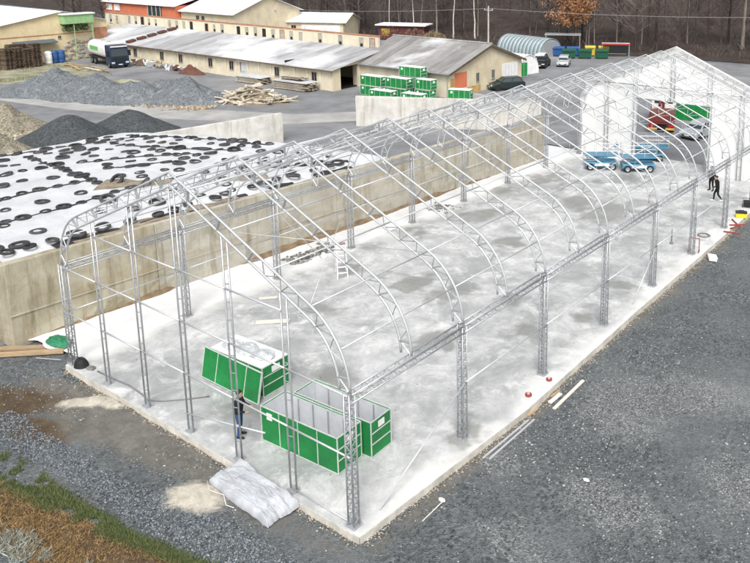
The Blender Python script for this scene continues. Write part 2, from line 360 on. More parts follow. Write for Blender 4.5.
o = from_np('concrete_slab', np.c_[X,Y,Zs], F, MSLAB, smooth=True, attr=dict(stain=st, rim=np.clip(np.maximum(1-(sx1(Y)-X)/1.5, 1-(X-SX0)/1.2)*.75+fbm(X*.7,Y*.7,63)*1.1, 0, 1)*((sx1(Y)-X < 2.4)|(X-SX0 < 2)))); struct(o)
MCE = M('slab_edge', (.55,.53,.48), .9, 0, .25, 2, bmp=.4, bscale=25, world=True, grime=.6, gcol=(.3,.26,.2))
e = MB()
def edge_strip(p, q, n):
    vs = []
    for k in range(n+1):
        x = p[0]+(q[0]-p[0])*k/n; y = p[1]+(q[1]-p[1])*k/n
        zt = float(.012*fbm(np.array([x*.5]), np.array([y*.5]), 71)[0])
        ox, oy = (.05*random.uniform(.2,1), 0) if p[0] == q[0] else (0, -.05*random.uniform(.2,1))
        if p[0] == q[0] and p[0] < -5: ox = -ox
        if p[0] > -5 and q[0] == p[0]: x = float(sx1(y))
        vs += [(x, y, zt), (x+ox*.3, y+oy*.3, zt-.03), (x+ox, y+oy, GZ-.1)]
    e.add(vs, [(3*k+j, 3*k+3+j, 3*k+4+j, 3*k+1+j) for k in range(n) for j in (0,1)])
edge_strip((SX0,SY0),(.42,SY0),50); edge_strip((SX1,SY0),(SX1,SY1),110); edge_strip((SX0,SY1),(SX0,SY0),60)
struct(e.build('slab_edge', MCE))
# spilled mortar and crumbs along the slab edge
n = 2600; xs = np.r_[np.abs(RNG.normal(.06,.12,n)), RNG.uniform(SX0,.4,900)]; ys = np.r_[RNG.uniform(SY0,40,n), SY0-np.abs(RNG.normal(.05,.1,900))]
xs[:n] += sx1(ys[:n])
stuff(stones('mortar_crumbs', xs, ys, gz(xs,ys)+.02, RNG.uniform(.012,.05,len(xs)), stone_mat('mortar', (.16,.12,.08), (.55,.5,.42))), 'crumbs of mortar and soil along the slab edge', 'rubble')
# bright apron between slab and the silo wall
MAP = M('apron_concrete', (.74,.75,.76), .85, 0, .1, .8, bmp=.2, bscale=20, world=True, grime=.25, gcol=(.55,.53,.48))
X, Y, F = grid(-19.9, SX0-.01, 26, .1, 43, 120)
Y = Y + np.where(Y < .2, .35*fbm(X*1.3, X*0, 82)*2+.12*(X+18.2), 0)
Za = -.05+.03*fbm(X, Y, 81)
struct(from_np('apron', np.c_[X, Y, Za], F, MAP, smooth=True))
# soil fillet along the foot of the wall
X, Y, F = grid(0, 1, 8, 0, 1, 220)
yy = .2+Y*39; xw = -19.75+(yy+.65)*.049; wd = np.clip(.2+fbm(yy*.35, yy*0, 83)*1.3, .03, .8)
xx = xw-.05+X*wd; zz = -.06+np.clip(.14+fbm(yy*.5, yy*0+4, 85)*.7, .02, .4)*(1-X)**1.3
struct(from_np('soil_fillet', np.c_[xx, yy, zz+.03*fbm(xx*4, yy*4, 86)*(1-X)-.03*X], F, M('wall_foot_soil', (.22,.16,.1), .95, 0, .45, 2, bmp=.5, world=True), smooth=True))
# ---- far yard
MAS = M('yard_asphalt', (.2,.205,.215), .85, 0, .3, .25, bmp=.3, bscale=14, world=True, grime=.7, gcol=(.33,.33,.32))
MYL = M('yard_pale', (.36,.36,.35), .9, 0, .25, .3, bmp=.3, bscale=12, world=True, grime=.5, gcol=(.22,.21,.2))
struct(MB().add([(-130,-10,GZ+.01),(-20.5,-10,GZ+.01),(-20.5,44,GZ+.01),(40,44.6,GZ+.01),(60,100,GZ+.01),(-20,104,GZ+.01),(-130,90,GZ+.01)], [(0,1,2,3,4,5,6)]).build('yard', MAS))
def road(name, pts, wdt, z, mat):
    L = []; R = []
    for k in range(len(pts)):
        a = Vector((*pts[max(k-1,0)],0)); c_ = Vector((*pts[min(k+1,len(pts)-1)],0)); d = (c_-a).normalized(); nn = Vector((-d.y,d.x,0))
        p = Vector((*pts[k],z)); L.append(p+nn*wdt/2*random.uniform(.9,1.1)); R.append(p-nn*wdt/2*random.uniform(.9,1.1))
    n_ = len(pts)
    return struct(MB().add(L+R, [(k,k+1,n_+k+1,n_+k) for k in range(n_-1)]).build(name, mat))
road('track', [(-110,20),(-85,27),(-70,29.5),(-58,32.5),(-47,37.5),(-42,43),(-40,50),(-38,60)], 5.0, GZ+.018, MYL)
MVG = M('verge', (.24,.24,.15), .95, 0, .4, .35, col2=(.42,.4,.3), bmp=.5, bscale=8, world=True, grime=.6, gcol=(.12,.16,.06))
struct(MB().add([(-112,22,GZ+.026),(-92,30,GZ+.026),(-88,36,GZ+.026),(-92,42,GZ+.026),(-104,45.5,GZ+.026),(-112,44,GZ+.026)], [(0,1,2,3,4,5)]).build('verge', MVG))
n = 9000; xs = RNG.uniform(-112,-88,n); ys = RNG.uniform(24,45,n); k = (fbm(xs*.2,ys*.2,91) > 0) & (ys < 45.5-(xs+112)*.12) & (ys > 24+(xs+112)*.35); xs, ys = xs[k], ys[k]
stuff(blades('verge_grass', xs, ys, np.full(len(xs),GZ+.02), RNG.uniform(.1,.3,len(xs)), .08, stone_mat('verge_blade', (.09,.11,.04), (.4,.38,.26)), 1.2), 'rough winter grass before the yellow building', 'grass')
struct(MB().add([(-400,104,GZ-.05),(-120,92,GZ-.05),(-95,95.5,GZ-.05),(-60,100,GZ-.05),(-30,105,GZ-.05),(80,112,GZ-.05),(300,420,GZ+26),(-500,420,GZ+26)], [(0,1,2,3,4,5,6,7)]).build('forest_floor', M('leaf_litter', (.05,.038,.033), .95, 0, .5, .3, bmp=.5, bscale=5, world=True)))
# ================================================================== HALL FRAME
W, BAY, NB, HE = 16.0976, 5.2282, 8, 4.3
RA, SL = 2.48, math.radians(23.7)
ZA = 9.45
MGA = M('galvanised_steel', (.47,.485,.505), .42, .5, .16, 3, bmp=.08, bscale=60, spec=.5)
MGW = M('galvanised_tube', (.59,.605,.62), .4, .3, .08, 3, spec=.5)
def arch_poly(d, n_arc=9, n_line=12):
    """right half then left half, offset d inwards: list of (x,z)"""
    th = math.pi/2-SL; pts = []
    for k in range(n_arc+1):
        t = th*k/n_arc; pts.append((-RA+(RA-d)*math.cos(t), HE+(RA-d)*math.sin(t)))
    zt = ZA-d/math.cos(SL); x0, z0 = pts[-1]
    for k in range(1, n_line+1): pts.append((x0+(-W/2-x0)*k/n_line, z0+(zt-z0)*k/n_line))
    return pts+[(-W-x, z) for x, z in pts[-2::-1]]
def resample(p, n):
    P = np.array(p); L = np.r_[0, np.cumsum(np.hypot(*np.diff(P, axis=0).T))]; q = np.linspace(0, L[-1], n)
    return np.c_[np.interp(q, L, P[:,0]), np.interp(q, L, P[:,1])]
hall = thing('hall_frame', 'unfinished galvanised steel hall frame of arched trusses on the concrete slab', 'steel frame')
DA = .43
arch_m = MB()
for d in (0, DA): arch_m.path([(x,0,z) for x,z in arch_poly(d)], .04, 6)
arch_me = arch_m.mesh('arch', True); arch_me.materials.append(MGW)
web_m = MB(); NW = 48
po, pi_ = resample(arch_poly(0), NW), resample(arch_poly(DA), NW)
for k in range(NW-1):
    a, b_ = (po[k], pi_[k+1]) if k % 2 == 0 else (pi_[k], po[k+1])
    web_m.tube((a[0],0,a[1]), (b_[0],0,b_[1]), .017, 5)
    if k % 4 == 1: web_m.obox(((po[k][0]+pi_[k][0])/2, 0, (po[k][1]+pi_[k][1])/2), .03, .09, DA, (0, -math.atan2(po[k][0]-pi_[k][0], -(po[k][1]-pi_[k][1]))+math.pi, 0))
web_me = web_m.mesh('web'); web_me.materials.append(MGA)
for k in range(2*NB+1):
    a = obj('arch', arch_me, None, hall, (0, k*BAY/2, 0)); obj('web', web_me, None, a)
# columns: four-chord lattice
CW = .225
def lattice(m, p0, p1, q0, q1, n, r=.016, straight=False):
    p0, p1, q0, q1 = map(Vector, (p0,p1,q0,q1))
    for k in range(n):
        t0, t1 = k/n, (k+1)/n
        a, b_ = (p0.lerp(p1,t0), q0.lerp(q1,t1)) if k % 2 == 0 else (q0.lerp(q1,t0), p0.lerp(p1,t1))
        m.tube(a, b_, r, 4)
        if straight: m.tube(p0.lerp(p1,t1), q0.lerp(q1,t1), r, 4)
cm = MB(); lm = MB(); h = CW/2
cs = [(-h,-h),(h,-h),(h,h),(-h,h)]
for x, y in cs: cm.tube((x,y,0.02), (x,y,HE), .027, 8)
for k in range(4):
    a, b_ = cs[k], cs[(k+1)%4]
    lattice(lm, (*a,.1), (*a,HE-.05), (*b_,.1), (*b_,HE-.05), 26, .015)
col_me = cm.mesh('column', True); col_me.materials.append(MGA)
lat_me = lm.mesh('lattice'); lat_me.materials.append(MGA)
bp = MB().box(-.19,.19,-.19,.19,.0,.03)
for x, y in ((-.16,-.16),(.16,-.16),(.16,.16),(-.16,.16)): bp.tube((x,y,.03),(x,y,.1),.018,6)
bp_me = bp.mesh('base_plate'); bp_me.materials.append(MGA)
for sx in (-h+.06, -W+h-.06):
    for k in range(NB+1):
        c_ = obj('column', col_me, None, hall, (sx, k*BAY, .01)); obj('lattice', lat_me, None, c_); obj('base_plate', bp_me, None, c_)
# eave beams
em = MB(); el = MB(); zb, zt = HE-.27, HE-.02; hx = .12
for x in (-hx, hx):
    for z in (zb, zt): em.tube((x,0,z),(x,BAY,z),.03,6)
for (a, b_) in (((-hx,zb),(-hx,zt)),((hx,zb),(hx,zt)),((-hx,zb),(hx,zb)),((-hx,zt),(hx,zt))):
    lattice(el, (a[0],0,a[1]), (a[0],BAY,a[1]), (b_[0],0,b_[1]), (b_[0],BAY,b_[1]), 22, .011)
em_me = em.mesh('eave_beam', True); em_me.materials.append(MGA); el_me = el.mesh('lattice'); el_me.materials.append(MGA)
for sx in (-h+.06, -W+h-.06):
    for k in range(NB):
        c_ = obj('eave_beam', em_me, None, hall, (sx, k*BAY, 0)); obj('lattice', el_me, None, c_)
# purlins
pm = MB().tube((0,.03,0),(0,BAY-.03,0),.026,6); pu_me = pm.mesh('purlin', True); pu_me.materials.append(MGW)
t = math.radians(32); pl = [(-RA+RA*math.cos(t), HE+RA*math.sin(t))]
for x in (-1.55, -3.2, -5.1, -7.2): pl.append((x, ZA-(x+W/2)*math.tan(SL)))
for x, z in pl+[(-W-x, z) for x, z in pl]+[(-W/2, ZA-.05)]:
    z2 = z-.09*math.cos(SL)
    for k in range(NB): obj('purlin', pu_me, None, hall, (x, k*BAY, z2))
# front gable posts (ladders), rails
def arch_z(x, d):
    p = arch_poly(d, 16, 4); xs = [q[0] for q in p][::-1]; zs = [q[1] for q in p][::-1]
    return float(np.interp(x, xs, zs))
rung_me = MB().tube((-.14,0,0),(.14,0,.06),.018,5).mesh('rung'); rung_me.materials.append(MGA)
gp = [-W*k/6 for k in range(1,6)]
for x in gp:
    zt_ = arch_z(x, DA); m = MB(); r = []
    for dx in (-.14, .14): m.tube((dx,0,0),(dx,0,zt_),.032,6)
    n_ = int(zt_/.62)
    r = [k*.62 for k in range(1, n_)]
    p = m.build('gable_post', MGA, hall, True, loc=(x,.0,.01)); [obj('rung', rung_me, None, p, (0,0,z)) for z in r]; obj('base_plate', bp_me, None, p).scale = (.8,.8,1)
def rail(p, q, r=.03, mat=MGW, name='rail'): return MB().tube(p, q, r, 6).build(name, mat, hall, True)
for k in range(6):
    xa, xb = -W*k/6, -W*(k+1)/6
    rail((xa-.02,-.09,HE-.05),(xb+.02,-.09,HE-.05)); rail((xa-.02,-.09,2.3),(xb+.02,-.09,2.3))
    if 1 <= k <= 4: rail((xa-.02,-.09,6.12),(xb+.02,-.09,6.12))
rail((-8.03,-.1,.75),(-4.6,.5,1.0)); rail((-2.7,-.05,.12),(-.1,-.05,.1),.018)
for sx, ks in ((.1, range(1, NB)), (-W-.1, range(0, NB))):
    for k in ks: rail((sx,k*BAY+.02,2.2),(sx,(k+1)*BAY-.02,2.2),.028)
def brace(p, q, r=.028): return MB().tube(p, q, r, 6).build('brace', MGW, hall, True)
brace((.12,.9,.04),(.1,BAY-.1,2.15)); brace((.12,3*BAY+2.6,.04),(.1,4*BAY-.1,2.1)); brace((-W-.08,2.6*BAY,.04),(-W-.08,2*BAY+.2,3.6),.02)
for a, b_ in (((-1.55,0),(-5.1,1)),((-5.1,0),(-1.55,1)),((-W+1.55,1),(-W+5.1,2)),((-1.55,4),(-5.1,5)),((-W+1.55,6),(-W+5.1,7))):
    brace((a[0], a[1]*BAY, arch_z(a[0],.1)), (b_[0], b_[1]*BAY, arch_z(b_[0],.1)), .009)
# far gable: posts, header and white membrane with the gate opening
YF = NB*BAY
for x, z0 in ((-13.6,0),(-11.1,0),(-8.1,5.3),(-5.15,0),(-2.7,0)):
    zt_ = arch_z(x, DA); m = MB()
    for dx in (-.15,.15): m.tube((dx,0,z0),(dx,0,zt_),.04,6)
    p = m.build('gable_post', MGA, hall, True, loc=(x,YF-.02,.01)); [obj('rung', rung_me, None, p, (0,0,z0+.3+k*.7)) for k in range(int((zt_-z0)/.7))]
for z in (5.28, 6.3):
    rail((-15.2 if z > 6 else -11.1, YF-.1, z), (-.9 if z > 6 else -5.15, YF-.1, z), .045, MGA)
m_, nt, b = nodes_of('white_membrane'); co = coords(nt)
nt.links.new(ramp(nt, noise(nt, co, .7, 5, .6), .3, .7, (.76,.77,.77), (.86,.86,.85)), b.inputs['Base Color']); b.inputs['Roughness'].default_value = .5
b.inputs['Transmission Weight'].default_value = 0; b.inputs['Subsurface Weight'].default_value = 0
bump(nt, b, noise(nt, co, .9, 3, .5, 1.0), .25, .15)
MMEM = m_
ap = arch_poly(-.06, 14, 6)
def clip_pts(xa, xb): return [(x,z) for x,z in ap if xb < x < xa]
def azx(x): return arch_z(x, -.06)
yc = YF+.14
L_ = [(-11.0,.02),(-11.0,azx(-11.0))]+clip_pts(-11.0,-W-.2)+[(-W-.06,.02)]
R_ = [(-5.2,.02),(.06,.02)]+[(x,z) for x,z in ap if x > -5.2]+[(-5.2,azx(-5.2))]
T_ = [(-5.2,5.2),(-5.2,azx(-5.2))]+clip_pts(-5.2,-11.0)+[(-11.0,azx(-11.0)),(-11.0,5.2)]
for poly in (L_, R_, T_): MB().prism(poly, yc, yc+.012, 'y').build('gable_membrane', MMEM, hall)
# ================================================================== SILO WALLS, SILAGE HEAP, TYRES
def conc_wall_mat(name, a, b_, streak=.7, moss=.5, ochre=.6):
    m, nt, b = nodes_of(name); co = coords(nt); cs_ = coords(nt, False, (1.2,1.2,.16))
    c = ramp(nt, noise(nt, co, .9, 8, .68, .4), .3, .7, a, b_)
    s = ramp(nt, noise(nt, cs_, 1.6, 7, .72), .5, .68, (0,0,0), (streak,)*3)
    c = mixc(nt, c, (.2,.165,.1), s)
    oc = ramp(nt, noise(nt, coords(nt, False, (.16,.5,1.1)), 1.5, 7, .7, .5), .5, .66, (0,0,0), (ochre,)*3)
    c = mixc(nt, c, (.36,.29,.19), oc)
    mo = ramp(nt, noise(nt, co, .45, 6, .7, .8), .56, .7, (0,0,0), (moss,)*3)
    c = mixc(nt, c, (.17,.15,.07), mo)
    nt.links.new(c, b.inputs['Base Color']); b.inputs['Roughness'].default_value = .9
    bump(nt, b, noise(nt, co, 12, 6, .75), .4, .04); return m
MCW = conc_wall_mat('silo_concrete', (.37,.345,.28), (.56,.535,.465), .75, .5)
MCWM = conc_wall_mat('silo_concrete_mossy', (.3,.27,.18), (.52,.48,.38), .85, .85)
MCW2 = conc_wall_mat('silo_concrete_pale', (.48,.47,.44), (.68,.67,.63), .45, .15, .15)
def wall(name, label, P, Q, h0, h1, th, plen, mat, ledge=True, ends=True):
    """cast wall of upright panels from P to Q (xy); outer face on the right of P->Q"""
    P = Vector((*P,0)); Q = Vector((*Q,0)); L = (Q-P).length; a = math.atan2(Q.y-P.y, Q.x-P.x)
    t = thing(name, label, 'wall', (P.x,P.y,GZ), a)
    n = max(1, round(L/plen)); d = L/n
    for k in range(n):
        x0, x1 = k*d+.012, (k+1)*d-.012; za = h0+(h1-h0)*x0/L; zb = h0+(h1-h0)*x1/L
        jz = random.uniform(-.015,.015); jy = random.uniform(-.012,.012)
        m = MB().prism([(x0,-.05),(x1,-.05),(x1,zb+jz),(x0,za+jz)], jy, th+jy, 'y')
        m.build('panel', MCWM if (k == 0 and ledge) or name == 'silo_end_wall' else mat, t, bevel=.012)
    m = MB().prism([(0,-.05),(L,-.05),(L,h1-.06),(0,h0-.06)], .06, th-.06, 'y'); m.build('core', mat, t)
    if ledge:
        m = MB().prism([(0,h0*.38),(L,h1*.38),(L,h1*.38+.05),(0,h0*.38+.05)], -.035, .03, 'y'); m.build('ledge', mat, t)
    return t
wall('silo_wall', 'long stained concrete silo wall running beside the hall frame', (-19.75,-.65), (-17.8,39.2), 3.8, 3.65, .42, 6.2, MCW)
wall('silo_end_wall', 'mossy end wall closing the silage clamp at the left', (-33,-.9), (-19.80,-.66), 3.75, 3.75, .4, 5.0, MCW, False)
wall('silo_wall', 'pale concrete wall behind the silage heap with a free right end', (-45.2,2.5), (-39.75,30.8), 2.3, 2.65, .4, 5, MCW2, False)
wall('silo_wall', 'pale concrete wall in front of the green crates', (-39.2,39.2), (-23.5,47.8), 2.95, 2.9, .4, 4, MCW2, False)
# heap
def xwall(y): return -20.15+(y+.65)*.049
def zheap(x, y):
    x = np.asarray(x,float); y = np.asarray(y,float)
    t = np.clip((x+42)/(xwall(y)+42), 0, 1)
    z = 2.85+.85*t+.35*np.sin(np.pi*t)
    ye = 17+4*t
    return z*(1-sstep(ye, ye+7, y))
def zheap_r(x, y): return zheap(x, y)+.16*fbm(np.asarray(x)*.45, np.asarray(y)*.45, 101)+.11*np.abs(fbm(np.asarray(x)*1.5+np.asarray(y)*.5, np.asarray(y)*1.1, 103))
heap = thing('silage_heap', 'silage heap under white plastic film held between concrete walls', 'silage heap', (-30,10,GZ))
X, Y, F = grid(0, 1, 130, -.45, 29, 170)
xx = -42+(xwall(Y)+.1+42)*X
zz = np.maximum(zheap_r(xx, Y), -.3)
wt_ = 3.56-.15*(Y+.65)/40        # film is tucked down onto the wall tops
f_ = sstep(.955, .988, X)*(Y < 22); zz = zz*(1-f_)+np.minimum(zz, wt_)*f_; f_ = 1-sstep(-.3, .15, Y); zz = zz*(1-f_)+np.minimum(zz, 3.5)*f_
m, nt, b = nodes_of('white_film'); co = coords(nt)
c = ramp(nt, noise(nt, co, .5, 6, .65, .4), .3, .7, (.55,.57,.6), (.76,.775,.785))
c = mixc(nt, c, (.3,.3,.31), ramp(nt, noise(nt, co, 1.1, 7, .7, 1.5), .66, .74, (0,0,0), (.55,)*3))
nt.links.new(c, b.inputs['Base Color']); b.inputs['Roughness'].default_value = .38
bump(nt, b, noise(nt, co, 1.4, 8, .75, 2.5), .6, .15); MFILM = m
o = from_np('white_film', np.c_[xx+30, Y-10, zz-GZ], F, MFILM, heap, smooth=True)
MBF = M('black_film', (.035,.036,.04), .45, 0, .4, 3, bmp=.3, bscale=8)
MSI = M('silage_soil', (.26,.22,.17), .95, 0, .45, 2, bmp=.6, bscale=10)
def ribbon(name, pts, wd, mat, dz=.03, wig=.15, parent=heap, n=50, seed=1, gap=None):
    P = np.array(pts, float); L = np.r_[0, np.cumsum(np.hypot(*np.diff(P, axis=0).T))]; q = np.linspace(0, L[-1], n)
    x = np.interp(q, L, P[:,0]); y = np.interp(q, L, P[:,1]); dx = np.gradient(x); dy = np.gradient(y); l = np.hypot(dx, dy); nx, ny = -dy/l, dx/l
    ww = wd*np.clip(.6+1.6*vnoise(q*1.1, q*0, seed), .15, 2); x = x+nx*wig*fbm(q*.7, q*0, seed+3)*3; y = y+ny*wig*fbm(q*.7, q*0, seed+3)*3
    rows = []
    for s in (-.5, -.17, .17, .5):
        a, c_ = x+nx*ww*s, y+ny*ww*s; c_ = np.clip(c_, -.44, 40); a = np.minimum(a, xwall(c_)+.12)
        za_ = zheap_r(a, c_); e_ = sstep(.955, .988, (a+42)/(xwall(c_)+.1+42)); za_ = za_*(1-e_)+np.minimum(za_, 3.56-.15*(c_+.65)/40)*e_
        rows.append(np.c_[a+30, c_-10, za_+dz*(1 if abs(s) < .4 else .15)-GZ])
    V = np.concatenate(rows); F_ = np.array([(j*n+k, j*n+k+1, (j+1)*n+k+1, (j+1)*n+k) for j in range(3) for k in range(n-1)])
    return from_np(name, V, F_, mat, parent, smooth=True)
ROWS = [[(-41.6,8.5),(-40.2,13),(-38.2,17)],[(-38.2,17),(-34.9,17.6),(-26.9,19.2)],[(-39.9,9.3),(-31.5,8.2),(-27.2,7.7)],[(-33.4,9.5),(-31.5,12.8),(-28.8,15)],[(-28.8,1.5),(-29,5.8),(-28.7,7.7)],[(-24.6,.6),(-24.8,5),(-25.3,8.1),(-25.2,12)],[(-36.5,14),(-29.8,15.7)],[(-31.1,15.1),(-27.2,17.2)],[(-23,15.1),(-21.1,17.2),(-19.9,19.4)],[(-30.4,9.5),(-28.8,12.2)]]
for k, r in enumerate(ROWS): ribbon('film_edge', r, .17, MBF, .03, .1, seed=200+k)
for k, (a_, c_) in enumerate(((1.6,4.6),(5.6,8.6),(10.5,11.6),(13,14.6),(16.2,19))): ribbon('film_edge', [(xwall(a_)-.12,a_),(xwall((a_+c_)/2)-.2,(a_+c_)/2),(xwall(c_)-.1,c_)], .3, MBF, .05, .12, n=30, seed=301+k)
ribbon('silage_edge', [(-20.0,2.4),(-19.85,6),(-19.6,11)], .5, MSI, .05, .1, n=60, seed=305)
ribbon('silage_patch', [(-27.2,7.6),(-25.8,8.9),(-24.6,10.3)], 1.3, MSI, .05, .15, n=40, seed=309)
ribbon('silage_patch', [(-22.2,12.2),(-21.2,14.2)], .8, MSI, .05, .15, n=30, seed=313)
# tyres
tm = MB(); prof = []
for k in range(9):
    a = -math.pi*.5+2*math.pi*k/9
    prof.append((.27+.105*math.cos(a), .1+.1*math.sin(a)*1.0))
prof = [(.24,.03),(.25,.0),(.34,.0),(.38,.025),(.39,.07),(.38,.115),(.345,.14),(.25,.14),(.24,.115),(.27,.07)]
tm.lathe(prof, 20, closed=True)
MTY = M('tyre_rubber', (.05,.05,.053), .75, 0, .3, 6, rnd=.35, bmp=.2, bscale=40, grime=.35, gcol=(.2,.19,.17))
ty_me = tm.mesh('tyre', True); ty_me.materials.append(MTY)
TY = [(-41.6,8.6),(-41.2,9.4),(-41.0,10.3),(-40.7,11.1),(-40.7,12.1),(-40.1,12.8),(-40.1,13.9),(-39.6,14.7),(-38.7,15.3),(-38.7,16.4),(-38.1,16.8),(-37.3,17.1),(-36.1,17.1),(-34.9,17.4),(-34.3,17.8),(-32.8,17.6),(-32.0,18.2),(-31.0,18.3),(-29.9,18.2),(-28.9,18.6),(-28.1,18.9),(-27.1,19.2),(-39.3,9.3),(-37.4,8.9),(-35.9,8.6),(-34.7,8.6),(-33.2,8.3),(-32.0,8.2),(-30.7,8.0),(-29.9,8.0),(-28.5,7.8),(-27.7,7.7),(-33.4,9.8),(-32.8,10.5),(-32.5,11.4),(-32.0,12.2),(-31.3,13.0),(-30.4,13.7),(-29.5,14.5),(-28.8,3.4),(-29.0,4.3),(-29.0,5.2),(-28.9,6.1),(-28.8,7.0),(-30.3,9.8),(-29.5,10.7),(-29.1,11.3),(-24.7,2.4),(-24.8,3.5),(-24.8,4.4),(-24.8,5.3),(-24.9,6.3),(-25.2,7.3),(-20.7,-0.1),(-20.6,0.8),(-20.55,1.75),(-20.5,2.8),(-20.4,4.0),(-20.3,5.3),(-20.2,6.7),(-20.2,7.6),(-36.9,16.4),(-34.1,17.0),(-35.5,14.2),(-34.0,14.4),(-33.3,14.7),(-32.0,15.0),(-31.3,15.2),(-30.2,15.7),(-29.5,15.9),(-28.7,16.4),(-27.7,16.8),(-28.5,13.7),(-28.5,14.6),(-28.2,15.4),(-22.8,15.4),(-22.0,16.0),(-21.3,16.9),(-20.7,17.8),(-20.0,18.6),(-20.1,14.0),(-19.9,15.0),(-30.6,17.1),(-29.5,17.4),(-28.4,17.9),(-27.2,18.2),(-39.0,10.4),(-38.8,11.4),(-36.2,10.0),(-38.8,12.3),(-35.6,12.8),(-36.8,7.4),(-34.4,5.8),(-34.5,6.8),(-31.9,5.6),(-34.1,7.7),(-30.8,11.5),(-37.4,6.9),(-26.4,6.1),(-26.6,4.2),(-22.4,2.0),(-22.6,5.1),(-24.2,1.3),(-31.4,4.3),(-21.5,-0.2),(-21.7,6.3),(-21.7,7.6),(-36.0,11.4),(-39.5,7.8),(-21.1,0.6),(-37.3,14.1),(-33.2,16.0),(-26.8,2.5),(-20.6,15.5),(-19.9,16.6),(-27.2,13.6),(-25.2,15.7),
 (-25.3,8.3),(-25.3,9.5),(-25.1,10.6),(-24.6,12.4),(-23.6,14.2),(-26.0,17.6),(-24.9,18.1),(-23.8,18.6),(-22.6,18.9),(-21.4,19.3),(-26.3,11.9),(-23.1,9.4),(-22.9,11.2),(-21.0,9.6),(-20.6,11.3),(-33.6,3.2),(-36.2,4.6),(-30.2,1.8),(-27.4,.6),(-29.6,2.4),(-31,6.9),(-36.9,12.4),(-34.6,11.2),(-33.8,12.9),(-37.8,15.5),(-35.3,15.6),(-26.9,9.9),(-27.8,9.1),(-24.7,1.6)]
rr = random.Random(5)
def surf(x, y):
    z = float(zheap_r(np.array([x]), np.array([y]))[0]); e = .3
    zx = (float(zheap_r(np.array([x+e]), np.array([y]))[0])-float(zheap_r(np.array([x-e]), np.array([y]))[0]))/(2*e)
    zy = (float(zheap_r(np.array([x]), np.array([y+e]))[0])-float(zheap_r(np.array([x]), np.array([y-e]))[0]))/(2*e)
    return z, Vector((-zx,-zy,1)).normalized()
for y_ in np.arange(8.4, 20, .78):
    c_ = (xwall(y_)-.5+rr.gauss(0,.12), float(y_))
    if rr.random() < .8 and all(math.hypot(c_[0]-a_[0], c_[1]-a_[1]) > .6 for a_ in TY): TY.append(c_)
for row in ROWS:
    P_ = np.array(row); L_ = np.r_[0, np.cumsum(np.hypot(*np.diff(P_, axis=0).T))]; q_ = rr.uniform(.2,.6)
    while q_ < L_[-1]:
        c_ = (float(np.interp(q_,L_,P_[:,0]))+rr.gauss(0,.1), float(np.interp(q_,L_,P_[:,1]))+rr.gauss(0,.1)); q_ += rr.choice((.62,.7,.8,1.5))
        if all(math.hypot(c_[0]-a_[0], c_[1]-a_[1]) > .52 for a_ in TY): TY.append(c_)
for k in range(240):
    c_ = (rr.uniform(-41,-21), rr.uniform(10,19.5))
    if len(TY) < 290 and all(math.hypot(c_[0]-a_[0], c_[1]-a_[1]) > .85 for a_ in TY) and c_[1] < 17+4*(c_[0]+42)/22: TY.append(c_)
for x, y in TY:
    z, nv = surf(x, y); o = obj('tyre', ty_me)
    s = rr.choice((.68,.75,.8,.85,.95,1.1)); o.scale = (s, s, s*rr.uniform(.75,1.05))
    nv = (nv+Vector((rr.gauss(0,.1), rr.gauss(0,.1), 0))).normalized()
    o.rotation_euler = (nv.to_track_quat('Z','Y') @ Matrix.Rotation(rr.uniform(0,6.28),4,'Z').to_quaternion()).to_euler()
    o.location = (x, y, z-.015)
    zone = ('along the back edge of the silage heap' if y > 16.5 or x < -38 else 'along the top of the silo wall' if x > -21.2 else 'in the row crossing the left part of the silage heap' if 7.5 < y < 9.4 and x < -27 else
            'in the second row from the silo wall' if x > -26 and y < 9 else 'on the far right end of the silage heap' if y > 12.5 and x > -30 else 'on the back left part of the silage heap' if y > 9.4 else 'on the front left part of the silage heap')
    tag(o, 'old black tyre lying flat '+zone, 'tyre', 'tyres '+zone)
for x, y, tx, ty_, lab in ((-26.9,8.45,.75,.3,'tyre tipped up on edge beside the brown bare patch of the silage heap'), (-25.0,8.95,.6,-.5,'large tyre tilted against the brown patch, nearest the hall arches'), (-23.9,6.2,.1,.35,'thick doubled-looking tyre sitting alone on the film above the silo wall')):
    z, nv = surf(x, y); o = obj('tyre', ty_me); o.scale = (1.05,1.05,1.2); o.rotation_euler = (tx, ty_, 0); o.location = (x,y,z+.1); tag(o, lab, 'tyre')
# remains in the empty part of the clamp
def heap_mesh(name, cx, cy, rx, ry, h, rot, mat, parent=None, p=1.0, rough=.12, seed=1, label=None, cat='heap', nx=70, group=None, flat=.12, z0=GZ):
    X, Y, F = grid(-1.15, 1.15, nx, -1.15, 1.15, nx)
    r = np.hypot(X, Y)*(1+.35*fbm(np.arctan2(Y,X)*1.3+5, np.hypot(X,Y)*.6, seed)*1.2)
    hh = h*np.clip(np.sqrt((1-r)**2+flat**2*0)*(r < 1)*(1), 0, 1)**p
    hh = np.where(r < .35, h*(1-.35)**p + (h*(1-.35)**p)*.0 + h*((1-flat)**p-(1-.35)**p)*(1-(r/.35)**1.7), hh) if p >= .9 else hh
    hh = hh*(1+rough*2.2*fbm(X*rx*.6, Y*ry*.6, seed+7))+rough*.5*fbm(X*rx*2.5, Y*ry*2.5, seed+9)*(r < 1)
    hh = np.where(r >= 1, -.12, np.maximum(hh, -.12))
    c_, s_ = math.cos(rot), math.sin(rot)
    x = X*rx*c_-Y*ry*s_; y = X*rx*s_+Y*ry*c_
    o = from_np(name, np.c_[x, y, hh], F, mat, parent, smooth=True)
    o.location = (cx, cy, z0)
    if label: tag(o, label, cat, group)
    return o
heap_mesh('silage_remnant', -23.5, 27.5, 3.6, 2.2, .9, .6, MSI, label='brown leftover silage on the floor behind the silo wall', cat='heap', seed=17, rough=.5)
